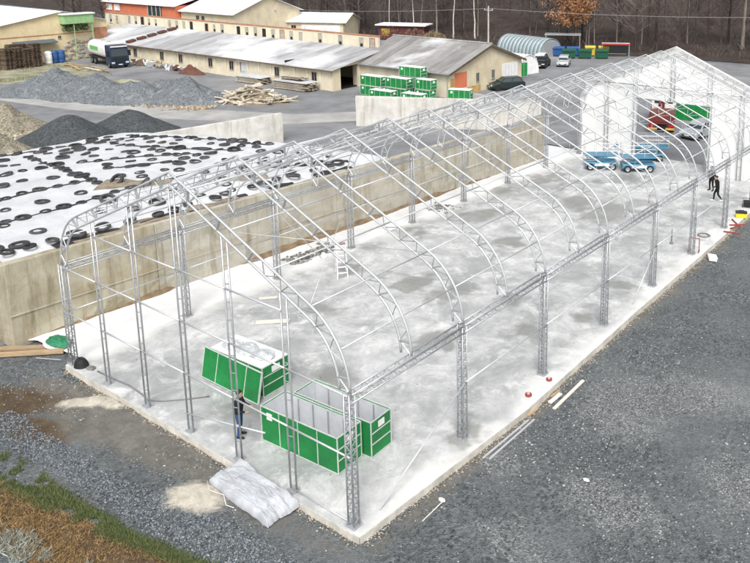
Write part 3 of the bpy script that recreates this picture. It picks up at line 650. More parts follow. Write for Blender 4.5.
heap_mesh('silage_remnant', -21.3, 35.5, 2.0, 1.4, .8, .3, M('dark_silage', (.05,.045,.04), .9, 0, .5, 2, bmp=.6), label='dark leftover silage heap near the far end of the silo wall', cat='heap', seed=19, rough=.5)
# ================================================================== NEAR OBJECTS
MGN = M('green_paint', (.014,.22,.055), .5, 0, .22, 1.6, bmp=.12, bscale=3, grime=.5, gcol=(.02,.1,.04))
MFRM = M('pale_frame', (.58,.64,.6), .5, .1, .15, 4)
MINT = M('pale_sheet', (.62,.64,.66), .5, .15, .12, 2)
MLID = M('white_lid', (.8,.8,.8), .6, 0, .1, 2)
MPLC = M('white_placard', (.82,.82,.8), .6, 0, .05, 4)
def crate(L, D, H, lidded=False, label='', loc=(0,0,0), rz=0, group=None, bars=True, parent_only=False):
    """green sheet container with a pale frame; origin at the front left bottom corner"""
    t = thing('green_container', label, 'container', loc, rz, group); th = .035
    MB().box(.03,L-.03,0,th,.06,H-.02).build('front_panel', MGN, t); MB().box(.03,L-.03,D-th,D,.06,H-.02).build('back_panel', MGN, t)
    MB().box(0,th,.04,D-.04,.06,H-.02).build('end_panel', MGN, t); MB().box(L-th,L,.04,D-.04,.06,H-.02).build('end_panel', MGN, t)
    if not lidded:
        m = MB().box(.045,L-.045,.037,.05,.09,H-.03).box(.045,L-.045,D-.05,D-.037,.09,H-.03).box(.037,.05,.06,D-.06,.09,H-.03).box(L-.05,L-.037,.06,D-.06,.09,H-.03)
        li = m.build('inner_lining', MINT, t)
        for k in range(1,5):
            x = L*k/5
            for y0, y1 in ((.051,.075),(D-.075,D-.051)): MB().box(x-.03,x+.03,y0,y1,.1,H-.06).build('inner_rib', MGA, li)
        MB().box(.04,L-.04,.04,D-.04,.06,.085).build('floor', MINT, t)
    else:
        MB().box(.02,L-.02,.02,D-.02,H-.02,H+.03).build('lid', MLID, t, bevel=.012)
    f = MB(); r = .016
    for x in (0, L):
        for y in (0, D): f.box(x-r,x+r,y-r,y+r,0,H)
    for z in (.03, H):
        for y in (0, D): f.box(r,L-r,y-r*.9,y+r*.9,z-r,z+r)
        for x in (0, L): f.box(x-r*.9,x+r*.9,r,D-r,z-r,z+r)
    f.build('frame', MFRM, t)
    for k in (1,2,3): MB().box(L*k/4-.013,L*k/4+.013,-.022,-.001,.06,H-.03).build('rib', MFRM, t)
    MB().box(.3,.54,-.03,-.004,H-.4,H-.16).build('placard', MPLC, t)
    e = MB().box(L+.001,L+.02,.03,D-.03,H*.36,H*.36+.035).box(L+.001,L+.02,.03,D-.03,H*.66,H*.66+.035)
    e.build('end_rib', MFRM, t); MB().box(L+.004,L+.024,D*.35,D*.65,H-.34,H-.12).build('placard', MPLC, t)
    for x in (.25, L-.25):
        for y in (.12, D-.12): MB().box(x-.06,x+.06,y-.06,y+.06,-.001,.07).build('foot', MGA, t)
    return t
c1 = crate(3.5, 1.12, 1.32, False, 'open green container nearest the hall corner column, pale inside', (-5.58,1.12,.005), .06)
c2 = crate(3.5, 1.02, 1.32, False, 'open green container standing behind the one nearest the corner column', (-5.3,2.36,.005), .06)
# closed container with one side hanging off
ct = crate(2.95, 1.3, 1.22, True, 'green container heaped with white film scraps, its front side leaning off', (-10.6,2.68,.005), .05)
lp = thing('container_side_panel', 'loose green side panel leaning askew against the heaped container', 'panel', (-10.65,2.28,.02), .14)
pn = MB().box(0,3.3,-.02,.02,0,1.2).build('sheet', MGN, lp)
fr = MB()
for a in (0,.82,2.48,3.3): fr.box(a-.014,a+.014,-.04,.035,-.01,1.21)
for z in (0,1.2): fr.box(0,3.3,-.035,.03,z-.014,z+.014)
fr.build('frame', MFRM, lp); lp.rotation_euler = (-.2, .025, .03); lp.location = (-10.8,2.36,.08)
def crumple(name, c, rx, ry, h, seed, mat, label, cat, n=34):
    X, Y, F = grid(-1,1,n,-1,1,n)
    r = np.hypot(X,Y)*(1+.5*fbm(np.arctan2(Y,X)*1.5+3, X*0, seed))
    z = h*np.clip(1-r,0,1)**.45*(.55+1.6*np.abs(fbm(X*2.6,Y*2.6,seed+2)))+.02*fbm(X*9,Y*9,seed+4)
    z = np.where(r > 1, -.0+.004, z)
    k = np.where(r > 1, 1/np.maximum(r,1e-3), 1)
    return tag(_mv(from_np(name, np.c_[X*k*rx, Y*k*ry, z], F, mat), c), label, cat)
def _mv(o, c): o.location = c; return o
MSCR = M('film_scrap', (.5,.53,.54), .4, 0, .3, 3, bmp=.4, bscale=10)
for k, (x, y, rx, ry) in enumerate(((-10.0,3.3,.45,.4),(-9.25,3.4,.6,.45),(-8.4,3.5,.55,.4))):
    crumple('film_scrap', (x,y,1.262), rx, ry, .2, 400+k*9, MSCR, ['left heap','middle heap','right heap'][k]+' of crumpled white film on top of the closed green container', 'plastic film')
# tarpaulin bundle at the slab edge
X, Y, F = grid(-1,1,130,-1,1,90)
fo = fbm(X*1.1,Y*1.1,501)*5; hh = .25*np.clip(1-np.maximum(np.abs(X),np.abs(Y))**12,0,1)**.5*(.6+.28*np.abs(np.sin(Y*3.4+X*.9+fo))**.6+.16*np.abs(np.sin(X*3.1-Y*1.3+fo*1.3))**.7)+(.05*fbm(X*4,Y*4,505)+.07*(.25-np.abs(fbm(X*2.2+Y*.5,Y*4.5,511)))+.04*(.25-np.abs(fbm(X*7,Y*6,515))))*(np.maximum(np.abs(X),np.abs(Y))<.93)
hh = np.where(np.maximum(np.abs(X),np.abs(Y))>.985, 0, hh)
a = -.02; xx = X*1.62+.12*fbm(Y*1.4,X*0,503)*3; yy = Y*.56+.1*fbm(X*1.2,Y*0,507)*3
t = thing('tarpaulin_bundle', 'folded pale grey tarpaulin bundle dumped over the front slab edge', 'tarpaulin', (-3.8,-.75,-.2), -.06)
MTP = M('pale_tarpaulin', (.43,.45,.48), .5, 0, .2, 1.6, bmp=.5, bscale=6, grime=.35, gcol=(.3,.29,.27))
o = from_np('folded_sheet', np.c_[xx,yy,hh*(1+.5*(Y>0)*Y)+np.where(Y>.35,.12*(Y-.35),0)], F, MTP, t, smooth=True)
for k, (cx_, cy_, sx_, sy_, z_, ra_) in enumerate(((-.1,.05,1.25,.4,.21,.06),(.2,.12,.95,.33,.28,-.1))):
    x_, y_, F_ = grid(-1,1,80,-1,1,50); e_ = np.maximum(np.abs(x_),np.abs(y_)); ed = np.clip(1-e_**14,0,1)**.5
    h_ = (.1+.05*fbm(x_*1.4,y_*1.4,521+k*7)*2+.05*(.3-np.abs(fbm(x_*2.0+y_,y_*5,525+k)))*2)*ed-.06*(1-ed)-.03*e_**2
    px_, py_ = x_*sx_+.06*fbm(y_*2,x_*0,531+k)*3, y_*sy_+.07*fbm(x_*2,y_*0,535+k)*3
    from_np('fold', np.c_[px_*math.cos(ra_)-py_*math.sin(ra_)+cx_, px_*math.sin(ra_)+py_*math.cos(ra_)+cy_, h_+z_-.04], F_, MTP, t, smooth=True)
MB().path([(-1.7,-.5,.02),(-1.2,-.72,.03),(-.6,-.6,.08),(-.2,-.78,.03),(.1,-.7,.03)], .012, 5).build('cord', MPLC, t, True)
# scraps of the near ground
MWD = M('raw_timber', (.42,.31,.19), .85, 0, .25, 3, stretch=(1,8,8), rnd=.25)
MWP = M('pale_timber', (.72,.67,.58), .8, 0, .15, 3, stretch=(1,8,8), rnd=.1)
def bar(name, p, q, wd, ht, mat, label, cat, group=None):
    p = Vector(p); q = Vector(q); d = q-p; o = MB().box(0,d.length,-wd/2,wd/2,0,ht).build(name, mat, bevel=.006)
    o.location = p; o.rotation_euler = (0, -math.asin(d.z/d.length), math.atan2(d.y,d.x)); return tag(o, label, cat, group)
g_ = lambda x, y: float(gz(np.array([x]), np.array([y]))[0])+.02
bar('steel_tube', (1.0,5.0,g_(1,5)), (1.05,7.75,g_(1,7.7)), .06,.06, MGW, 'white tube on the gravel closest to the slab edge', 'tube')
bar('steel_tube', (1.2,5.1,g_(1.2,5.1)), (1.2,7.9,g_(1.2,7.9)), .06,.06, MGW, 'white tube on the gravel, outer of the pair beside the slab', 'tube')
bar('timber_batten', (1.4,8.95,g_(1.4,9)), (1.35,11.3,g_(1.3,11.3)), .13,.05, MWP, 'long pale batten lying on the gravel beyond the two tubes', 'plank')
bar('timber_batten', (1.06,9.2,g_(1,9.2)), (1.1,9.95,g_(1,10)), .16,.05, MWP, 'short pale board between the long batten and the slab', 'plank')
bar('timber_batten', (.9,9.55,g_(.9,9.6)), (.95,10.1,g_(.9,10.1)), .1,.05, MWD, 'short brown offcut against the slab edge', 'plank')
bar('timber_batten', (.85,8.0,g_(.9,8)), (.88,8.6,g_(.9,8.6)), .1,.06, MWD, 'small brown timber offcut by the slab near the tubes', 'plank')
bar('timber_batten', (1.3,1.5,g_(1.3,1.5)), (1.25,2.6,g_(1.2,2.6)), .03,.03, MWP, 'thin pale stick lying on the gravel near the corner', 'stick')
for x, y, s, lab in ((1.2,2.55,.1,'white stone chip lying alone on the gravel near the hall corner'),(4.4,6.0,.09,'white chip on the gravel well right of the slab')):
    o = MB().lathe([(.02,0),(s,.02),(s*.9,s*.6),(s*.3,s*.9)], 6).build('stone_chip', MPLC); o.scale = (1.4,.8,1); o.location = (x,y,g_(x,y)); tag(o, lab, 'stone')
MRD = M('red_plastic', (.27,.06,.055), .5, 0, .2, 4)
def spool(x, y, z, lab, s=1):
    t = thing('strap_roll', lab, 'strap roll', (x,y,z)); MB().lathe([(.05,0),(.12*s,0),(.13*s,.02),(.13*s,.08),(.05,.08)], 14).build('roll', MRD, t)
    MB().lathe([(.02,.08),(.06,.08),(.06,.11),(.02,.11)], 10).build('hub', M('pink_strap', (.75,.42,.38), .7), t); return t
spool(.36,8.8,.01,'dark red strap roll on the slab edge near the tubes'); spool(.42,10.2,.01,'pale red strap roll at the foot of the third column', .9)
# red trestle, tools and box at the far right of the slab
t = thing('red_trestle', 'small red metal trestle on the slab edge by a far column', 'trestle', (-.1,26.6,.01), .2)
for x in (-.28,.28):
    MB().tube((x,0,0),(x,0,.78),.028,6).build('leg', MRD, t); MB().tube((x,-.22,.03),(x,.22,.03),.028,6).build('foot', MRD, t)
MB().tube((-.28,0,.78),(.28,0,.78),.028,6).build('top_bar', MRD, t)
o = MB().box(-.22,.22,-.3,.3,0,.16).box(-.24,.24,-.32,.32,.16,.2).build('white_box', MPLC, bevel=.01); o.location = (.98,26.6,GZ+.03); o.rotation_euler = (0,.1,.5); tag(o, 'white box lying on the gravel below the red trestle', 'box')
t = thing('yellow_toolbox', 'yellow toolbox on the slab at the right picture edge', 'toolbox', (.15,33.9,.01), .4)
MB().box(-.34,.34,-.22,.22,0,.3).build('body', M('yellow_plastic', (.75,.6,.03), .5), t, bevel=.03); MB().box(-.35,.35,-.23,.23,.3,.37).build('lid', M('black_plastic', (.02,.02,.022), .5), t, bevel=.01)
MB().path([(-.15,0,.37),(-.15,0,.46),(.15,0,.46),(.15,0,.37)], .02, 6).build('handle', MATS['black_plastic'], t)
t = thing('generator', 'black generator beside the yellow toolbox', 'generator', (-.1,36.2,.01), .3)
MB().box(-.35,.35,-.25,.25,.06,.42).build('engine', MATS['black_plastic'], t, bevel=.04)
MB().path([(-.4,-.28,0),(-.4,-.28,.5),(.4,-.28,.5),(.4,-.28,0)], .02, 6).build('frame', MATS['black_plastic'], t); MB().path([(-.4,.28,0),(-.4,.28,.5),(.4,.28,.5),(.4,.28,0)], .02, 6).build('frame', MATS['black_plastic'], t)
for k, (x, y, r_) in enumerate(((.2,30.6,.1),(.35,31.3,1.2),(.1,31.9,.7),(.45,32.3,2.2))):
    bar('steel_clamp', (x,y,.02), (x+1.0*math.cos(r_),y+.9*math.sin(r_),.03), .07,.08, MRD, ['first','second','third','last'][k]+' red steel clamp from the near end of the heap on the far slab edge', 'clamp', 'red clamps on the slab')
o = MB().path([(.38*math.cos(a_)*(1-.02*a_), .38*math.sin(a_)*(1-.02*a_), .02+.004*a_) for a_ in np.linspace(0,14,40)], .02, 5).build('cable_coil', M('grey_cable', (.2,.2,.2), .6), smooth=True); o.location = (-.55,29.3,.01); tag(o, 'grey cable coil on the slab between far columns', 'cable')
o = MB(); o.lathe([(.1,0),(.13,.02),(.05,.1),(.035,.5),(.02,.9)], 10); o = o.build('fixing_stand', MATS['grey_cable']); o.location = (-1.6,27.0,.01); tag(o, 'thin dark upright stand on the slab near the red trestle', 'stand')
# bag and hose at the left corner
X, Y, F = grid(-1,1,20,-1,1,20); r = np.maximum(np.hypot(X,Y),1e-3); k = np.where(r > 1,1/r,1)
o = from_np('black_bag', np.c_[X*k*.3,Y*k*.24,.34*np.sqrt(np.clip(1-np.minimum(r,1)**2,0,1))*(1+.8*fbm(X*2,Y*2,601))], F, M('black_nylon', (.02,.02,.022), .7), smooth=True); o.location = (-15.55,.05,.0); o.rotation_euler = (0,0,.5); tag(o, 'black bag at the foot of the left corner column', 'bag')
o = MB().box(-.16,.16,-.1,.1,0,.09).box(-.1,.1,-.06,.06,.09,.13).build('tool_case', MATS['grey_cable'], bevel=.01); o.location = (-15.0,.15,.02); o.rotation_euler = (0,0,.3); tag(o, 'small grey case right of the black bag', 'case')
o = MB().path([(-14.6,.2,.03),(-13.7,.25,.03),(-12.6,.35,.03),(-11.7,.3,.03),(-11.0,.2,.03),(-10.5,.5,.03),(-9.9,1.1,.03),(-9.4,1.7,.03)], .028, 6).build('hose', M('grey_hose', (.2,.2,.21), .6), smooth=True); tag(o, 'grey hose snaking along the slab behind the front gable posts', 'hose')
# boards and green tarpaulin at the foot of the silo wall
bar('timber_beam', (-20.9,-2.55,g_(-20.9,-2.5)), (-17.55,.35,g_(-18,.2)+.05), .2,.16, MWD, 'long timber beam lying at the foot of the silo wall end', 'beam')
bar('timber_beam', (-21.3,-2.1,g_(-21,-2.1)), (-18.1,.55,g_(-18,.4)+.05), .26,.1, MWD, 'broad timber board between the beam and the silo wall', 'beam')
bar('timber_beam', (-21.2,-1.5,g_(-21,-1.5)), (-19.9,-.95,g_(-20,-.95)), .3,.08, M('dark_timber', (.12,.09,.06), .9, 0, .4, 3, rnd=.3), 'dark board tucked under the silo wall corner', 'beam')
crumple('green_tarpaulin', (-18.3,.55,.02), .75, .42, .22, 617, M('green_tarp', (.03,.2,.1), .5, 0, .3, 3, bmp=.4, bscale=6), 'crumpled green tarpaulin on the boards by the silo wall', 'tarpaulin')
bar('steel_rod', (-18.1,-.55,g_(-18,-.5)), (-16.9,-.1,-.1), .03,.03, MGW, 'thin white rod on the dark gravel left of the corner column', 'rod')
# step ladder
t = thing('step_ladder', 'white step ladder standing inside the hall near the silo wall', 'ladder', (-13.7,12.7,.01), .9)
for s, y in ((-1,.5),(1,-.5)):
    for x in (-.26,.26): MB().tube((x,y,0),(x*.8,y*.06,1.72),.03,6).build('rail', MLID, t)
    if s > 0:
        for k in range(1,6): f_ = k/6; MB().box(-.25,.25,y*(1-f_*.94)-.05,y*(1-f_*.94)+.05,1.72*f_-.015,1.72*f_+.015).build('step', MLID, t)
    else:
        for k in (1,3): f_ = k/6; MB().tube((-.25,y*(1-f_*.94),1.72*f_),(.25,y*(1-f_*.94),1.72*f_),.018,5).build('strut', MLID, t)
MB().box(-.22,.22,-.1,.1,1.7,1.74).build('top_cap', MRD, t)
bar('plank', (-12.9,6.6,.02), (-11.8,7.6,.03), .3,.05, MWP, 'pale plank on the slab just inside the left side of the front', 'plank')
bar('plank', (-14.8,8.3,.02), (-14.2,8.9,.03), .15,.06, MWP, 'short pale offcut on the slab near the silo wall', 'plank')
# rubble at the wall foot inside
xs = RNG.normal(-17.3,.35,120); ys = RNG.uniform(12.2,15.6,120); 
stuff(stones('wall_rubble', np.clip(xs,-18.3,-16.7), ys, np.full(120,.0), RNG.uniform(.06,.2,120), stone_mat('rubble_dark', (.08,.08,.08), (.4,.38,.34))), 'rubble and stones at the foot of the silo wall', 'rubble')
xs = RNG.normal(-16.4,.4,60); ys = RNG.uniform(23.5,25,60)
stuff(stones('wall_rubble', np.clip(xs,-17.6,-15.4), ys, np.full(60,.02), RNG.uniform(.05,.16,60), bpy.data.materials['rubble_dark']), 'small stone spill by the silo wall midway along the hall', 'rubble')

n = 420; xs = RNG.uniform(-15.5,0,n); ys = RNG.uniform(.3,38,n)
stuff(stones('slab_litter', xs, ys, np.full(n,.012), RNG.uniform(.01,.035,n), stone_mat('litter', (.1,.09,.08), (.5,.45,.36))), 'small bits of building litter scattered over the slab', 'litter')
# ================================================================== PEOPLE
MSKIN = M('skin', (.55,.35,.26), .6, 0, .05, 8); MHAIR = M('dark_hair', (.03,.022,.018), .7, 0, .2, 20)
def capsule(mb, p, q, r0, r1):
    p = Vector(p); q = Vector(q); d = (q-p); L = d.length; d = d/L if L > 1e-6 else Vector((0,0,1))
    pts = []; rad = []
    for a in (.05,.5,.85): pts.append(p-d*r0*math.cos(math.asin(a))); rad.append(r0*a)
    pts += [p, q]; rad += [r0, r1]
    for a in (.85,.5,.05): pts.append(q+d*r1*math.cos(math.asin(a))); rad.append(r1*a)
    mb.path(pts, 1, 10, True, rad)
def person(label, loc, rz, J, mats):
    """J: joints in metres, facing +x. Every limb tapers; all flows into one surface by voxel remesh."""
    mb = MB(); segs = []
    def seg(a, b_, r0, r1, mi): a = Vector(a); b_ = Vector(b_); capsule(mb, a, b_, r0, r1); segs.append((a, b_, r0, r1, mi))
    pel, ch, nk, hd = [Vector(J[k]) for k in ('pelvis','chest','neck','head')]
    for s in (-.06,.06): seg(pel+Vector((0,s,0)), ch+Vector((0,s*1.5,0)), .125, .145, 1)
    seg(pel+Vector((0,-.07,-.05)), pel+Vector((0,.07,-.05)), .125,.125, 2)
    seg(ch+Vector((0,0,.05)), nk, .09, .062, 1); seg(nk, hd-Vector((0,0,.06)), .058,.06, 0)
    seg(hd-Vector((0,0,.03)), hd+Vector((-.01,0,.06)), .088,.1, 0); seg(hd+Vector((.03,0,-.08)), hd+Vector((.04,0,-.07)), .055,.05, 0)
    seg(hd+Vector((.085,0,.0)), hd+Vector((.112,0,-.025)), .014,.018, 0)
    for s in (-1,1): seg(hd+Vector((-.01,s*.09,-.01)), hd+Vector((-.015,s*.097,.03)), .017,.02, 0)
    for s, k in ((-1,'r'),(1,'l')):
        hip = pel+Vector((0,s*.095,-.04)); kn, an, toe = [Vector(J[n+k]) for n in ('knee','ankle','toe')]
        seg(hip, kn, .105,.07, 2); seg(kn, an, .07,.048, 2); seg(an-Vector((.03,0,.03)), toe, .05,.042, 3)
        sh = ch+Vector((0,s*.19,.06)); el_, wr = [Vector(J[n+k]) for n in ('elbow','wrist')]
        seg(ch+Vector((0,s*.08,.07)), sh, .1,.078, 1); seg(sh, el_, .072,.055, 1); seg(el_, wr, .055,.04, 1)
        d = (wr-el_).normalized(); sd_ = Vector((0,1,0)).cross(d); sd_ = sd_.normalized() if sd_.length > .1 else Vector((1,0,0))
        pm_ = wr+d*.075; seg(wr+d*.02, pm_, .032,.036, 0)
        for q, ln in ((-.03,.055),(-.01,.07),(.01,.066),(.03,.05)):
            b0 = pm_+sd_*q*1.1+d*.02; mid = b0+d*ln*.55; tip = mid+(d*.7-Vector((0,s*.6,0))*.6).normalized()*ln*.5
            seg(b0, mid, .011,.01, 0); seg(mid, tip, .01,.008, 0)
        seg(wr+d*.03+sd_*.03, wr+d*.075+sd_*.062, .014,.011, 0)
    me = mb.mesh('tmp'); o = bpy.data.objects.new('tmp', me); COL.objects.link(o)
    md = o.modifiers.new('r','REMESH'); md.mode = 'VOXEL'; md.voxel_size = .0125
    sm_ = o.modifiers.new('s','SMOOTH'); sm_.iterations = 3; sm_.factor = .5
    dg = bpy.context.evaluated_depsgraph_get(); body = bpy.data.meshes.new_from_object(o.evaluated_get(dg))
    bpy.data.objects.remove(o); body.name = 'body'
    n = len(body.polygons); cen = np.empty(n*3); body.polygons.foreach_get('center', cen); cen = cen.reshape(-1,3)
    best = np.full(n, 1e9); mi = np.zeros(n, int)
    for a, b_, r0, r1, k in segs:
        A = np.array(a); D = np.array(b_)-A; t = np.clip(((cen-A)@D)/max(D@D,1e-9),0,1)
        ds = np.linalg.norm(cen-(A+t[:,None]*D),axis=1)-(r0+(r1-r0)*t); k_ = ds < best; best[k_] = ds[k_]; mi[k_] = k
    body.materials.clear()
    for m in mats: body.materials.append(m)
    body.polygons.foreach_set('material_index', mi.astype(np.int32)); body.polygons.foreach_set('use_smooth', np.ones(n,bool))
    t = thing('person', label, 'person', loc, rz)
    obj('body', body, None, t)
    h = MB(); k = 14; vs = []
    for i in range(7):
        ph = math.radians(2+i*15)
        for j in range(k):
            th = 2*math.pi*j/k; f_ = 1 if math.cos(th) < .3 else .72
            p_ = ph*f_; vs.append(hd+Vector((-.018+.117*math.sin(p_)*math.cos(th), .113*math.sin(p_)*math.sin(th), .035+.125*math.cos(p_))))
    h.add(vs, [(i*k+j, i*k+(j+1)%k, (i+1)*k+(j+1)%k, (i+1)*k+j) for i in range(6) for j in range(k)]+[tuple(range(k))])
    h.build('hair', MHAIR, t, True)
    e = MB()
    for s in (-.032,.032): e.obox(hd+Vector((.091,s,.02)), .012,.026,.012)
    e.build('eyes', MHAIR, t)
    MB().obox(hd+Vector((.092,0,-.06)), .012,.045,.01).build('mouth', M('lip', (.35,.15,.12), .6), t)
    return t
MJK = M('navy_jacket', (.018,.02,.03), .85, 0, .3, 6, bmp=.3, bscale=15); MJN = M('blue_jeans', (.04,.085,.2), .9, 0, .25, 8, bmp=.2, bscale=30); MBT = M('black_boots', (.015,.014,.013), .6)
MBK = M('black_clothes', (.012,.012,.014), .85, 0, .3, 6)
stand = dict(pelvis=(0,0,.95), chest=(.03,0,1.36), neck=(.05,0,1.5), head=(.08,0,1.64), kneer=(.04,-.11,.5), kneel=(.0,.12,.5), ankler=(-.02,-.12,.09), anklel=(-.06,.14,.09), toer=(.17,-.14,.045), toel=(.13,.17,.045),
    elbowr=(.06,-.27,1.14), elbowl=(.1,.27,1.15), wristr=(.29,-.2,1.08), wristl=(.33,.18,1.1))
person('person in navy jacket and blue jeans standing by the heaped green container', (-6.38,.8,.005), .55, stand, [MSKIN,MJK,MJN,MBT])
walk = dict(pelvis=(0,0,.95), chest=(.06,0,1.37), neck=(.09,0,1.5), head=(.13,0,1.64), kneer=(.17,-.1,.51), kneel=(-.03,.1,.5), ankler=(.2,-.1,.09), anklel=(-.3,.11,.14), toer=(.38,-.11,.045), toel=(-.14,.12,.045),
    elbowr=(-.12,-.27,1.14), elbowl=(.14,.27,1.14), wristr=(.0,-.27,.92), wristl=(.36,.24,1.02))
person('person in black walking across the far slab nearest the gate', (-2.26,36.2,.005), -2.6, walk, [MSKIN,MBK,MBK,MPLC])
s2 = dict(stand); s2.update(elbowr=(-.04,-.28,1.12), elbowl=(-.04,.28,1.12), wristr=(.05,-.3,.88), wristl=(.05,.3,.88))
person('person in black standing behind the other walker at the gate post', (-3.45,38.3,.005), -1.9, s2, [MSKIN,MBK,MBK,MBT])
# ================================================================== VEHICLES
MGL = M('dark_glass', (.03,.04,.045), .12, 0, .1, 1, spec=.8); MTR = M('vehicle_tyre', (.02,.02,.021), .8); MRM = M('wheel_rim', (.4,.41,.42), .4, .6, .1, 4)
MPL = M('number_plate', (.75,.75,.72), .5); MHL = M('headlight', (.72,.74,.76), .15, .2, .05, 5, spec=.8); MTL = M('tail_light', (.4,.02,.02), .3); MAMB = M('amber_lens', (.6,.33,.08), .35)
MBP = MATS['black_plastic']
WHM = {}
def wheel(parent, x, y, r, wd=.2):
    if (r,wd) not in WHM:
        a = MB().lathe([(r*.62,-wd/2),(r*.92,-wd/2),(r,-wd*.35),(r,wd*.35),(r*.92,wd/2),(r*.62,wd/2)], 18, axis='y', closed=True).mesh('tyre', True); a.materials.append(MTR)
        b_ = MB().lathe([(.05,-wd*.42),(r*.2,-wd*.42),(r*.6,-wd*.3),(r*.63,-wd*.45),(r*.63,wd*.45),(r*.6,wd*.3),(r*.2,wd*.42)], 14, axis='y').mesh('rim', True); b_.materials.append(MRM)
        WHM[(r,wd)] = (a, b_)
    w_ = bpy.data.objects.new('wheel', None); COL.objects.link(w_); w_.parent = parent; w_.location = (x,y,r)
    obj('tyre', WHM[(r,wd)][0], None, w_); obj('rim', WHM[(r,wd)][1], None, w_)
def car(label, loc, rz, paint, L=4.3, Wd=1.76, H=1.46, suv=False):
    t = thing('parked_car', label, 'car', loc, rz); w2 = Wd/2; hb = .92 if not suv else 1.02; g = .22 if not suv else .3
    f, r = L/2, -L/2
    prof = [(r+.05,g),(f-.1,g),(f,g+.15),(f-.02,.62),(f-.12,.72),(f-1.05,hb-.04),(f-1.2,hb),(r+.35,hb+.03),(r+.08,hb),(r,.72),(r,g+.12)]
    MB().prism(prof, -w2, w2, 'y').build('body', paint, t, bevel=.07)
    # greenhouse with tumblehome
    b0, b1 = f-1.02, r+(.25 if suv else .3); t0, t1 = f-1.85, r+(.5 if suv else .75)
    wb, wt = w2-.06, w2-.24
    m = MB().add([(b0,-wb,hb-.05),(b0,wb,hb-.05),(b1,wb,hb-.05),(b1,-wb,hb-.05),(t0,-wt,H),(t0,wt,H),(t1,wt,H),(t1,-wt,H)], [(0,1,2,3),(4,5,6,7),(0,1,5,4),(1,2,6,5),(2,3,7,6),(3,0,4,7)])
    m.build('roof', paint, t, bevel=.05)
    def pane(name, a, b_, c_, d_, off):
        a, b_, c_, d_ = map(Vector, (a,b_,c_,d_)); ce = (a+b_+c_+d_)/4; n_ = (b_-a).cross(d_-a).normalized()
        if n_.dot(Vector((ce.x*.3,ce.y,ce.z-.8))) < 0: n_ = -n_
        q = [ce+(p-ce)*.86 for p in (a,b_,c_,d_)]
        MB().add([p+n_*off for p in q]+[p-n_*.02 for p in q], [(0,1,2,3),(4,5,6,7),(0,1,5,4),(1,2,6,5),(2,3,7,6),(3,0,4,7)]).build(name, MGL, t)
    z0, z1 = hb+.0, H-.04
    pane('windscreen', (b0-.03,-wb,z0),(b0-.03,wb,z0),(t0-.02,wt,z1),(t0-.02,-wt,z1), .012)
    pane('rear_window', (b1+.03,-wb,z0),(b1+.03,wb,z0),(t1+.02,wt,z1),(t1+.02,-wt,z1), .012)
    mx = (b0+b1)/2; tx = (t0+t1)/2
    for s in (-1,1):
        pane('side_window', (b0-.1,s*wb,z0),(mx,s*wb,z0),(tx,s*wt,z1),(t0-.05,s*wt,z1), .012)
        pane('side_window', (mx,s*wb,z0),(b1+.12,s*wb,z0),(t1+.08,s*wt,z1),(tx,s*wt,z1), .012)
        MB().box(b0-.35,b0-.22,s*(w2+.0),s*(w2+.16),hb-.02,hb+.13).build('mirror', paint, t, bevel=.02)
        MB().obox((f-.05,s*(w2-.28),.66), .12,.4,.15).build('headlight', MHL, t, bevel=.02)
        MB().obox((r+.03,s*(w2-.2),.8), .1,.28,.2).build('tail_light', MTL, t, bevel=.02)
        for x in (f-.82, r+.8): 
            wheel(t, x, s*(w2-.1), .32 if not suv else .35)
            MB().lathe([(.05,0),(.4,0),(.4,.01),(.05,.01)], 18, (x,s*(w2+.001)-(0 if s>0 else .01),.34), 'y').build('wheel_arch', MBP, t)
    MB().box(f-.03,f+.02,-.5,.5,.36,.5).build('grille', MBP, t); MB().box(f+.02,f+.035,-.26,.26,.4,.5).build('number_plate', MPL, t)
    MB().box(r-.03,r+.01,-.26,.26,.55,.66).build('number_plate', MPL, t)
    return t
def paint(name, c, rough=.3, metal=.3): return M(name, c, rough, metal, .06, 2, spec=.6, grime=.15, gcol=(.2,.19,.17))
PG = paint('dark_green_paint', (.02,.035,.035)); PK = paint('black_paint', (.012,.012,.014)); PS = paint('silver_paint', (.5,.53,.55)); PGY = paint('grey_blue_paint', (.42,.46,.5))
car('dark green estate car parked by the cream barn gable', (-39.0,64.6,GZ+.03), math.radians(-125), PG, 4.4, 1.8, 1.55, True)
car('black car parked in front of the grey arched hut', (-45.6,83.4,GZ+.03), math.radians(-70), PK, 4.4, 1.78, 1.42)
car('silver car parked right of the black car', (-43.8,86.6,GZ+.03), math.radians(-65), PS, 4.3, 1.76, 1.46)
car('white car half hidden behind the black car', (-47.6,86.2,GZ+.03), math.radians(-70), paint('white_paint', (.75,.75,.75), .3, 0), 4.3, 1.76, 1.48)
car('grey car seen through the far gate opening', (-10.6,54.6,GZ+.03), math.radians(-100), PGY, 4.3, 1.8, 1.5)
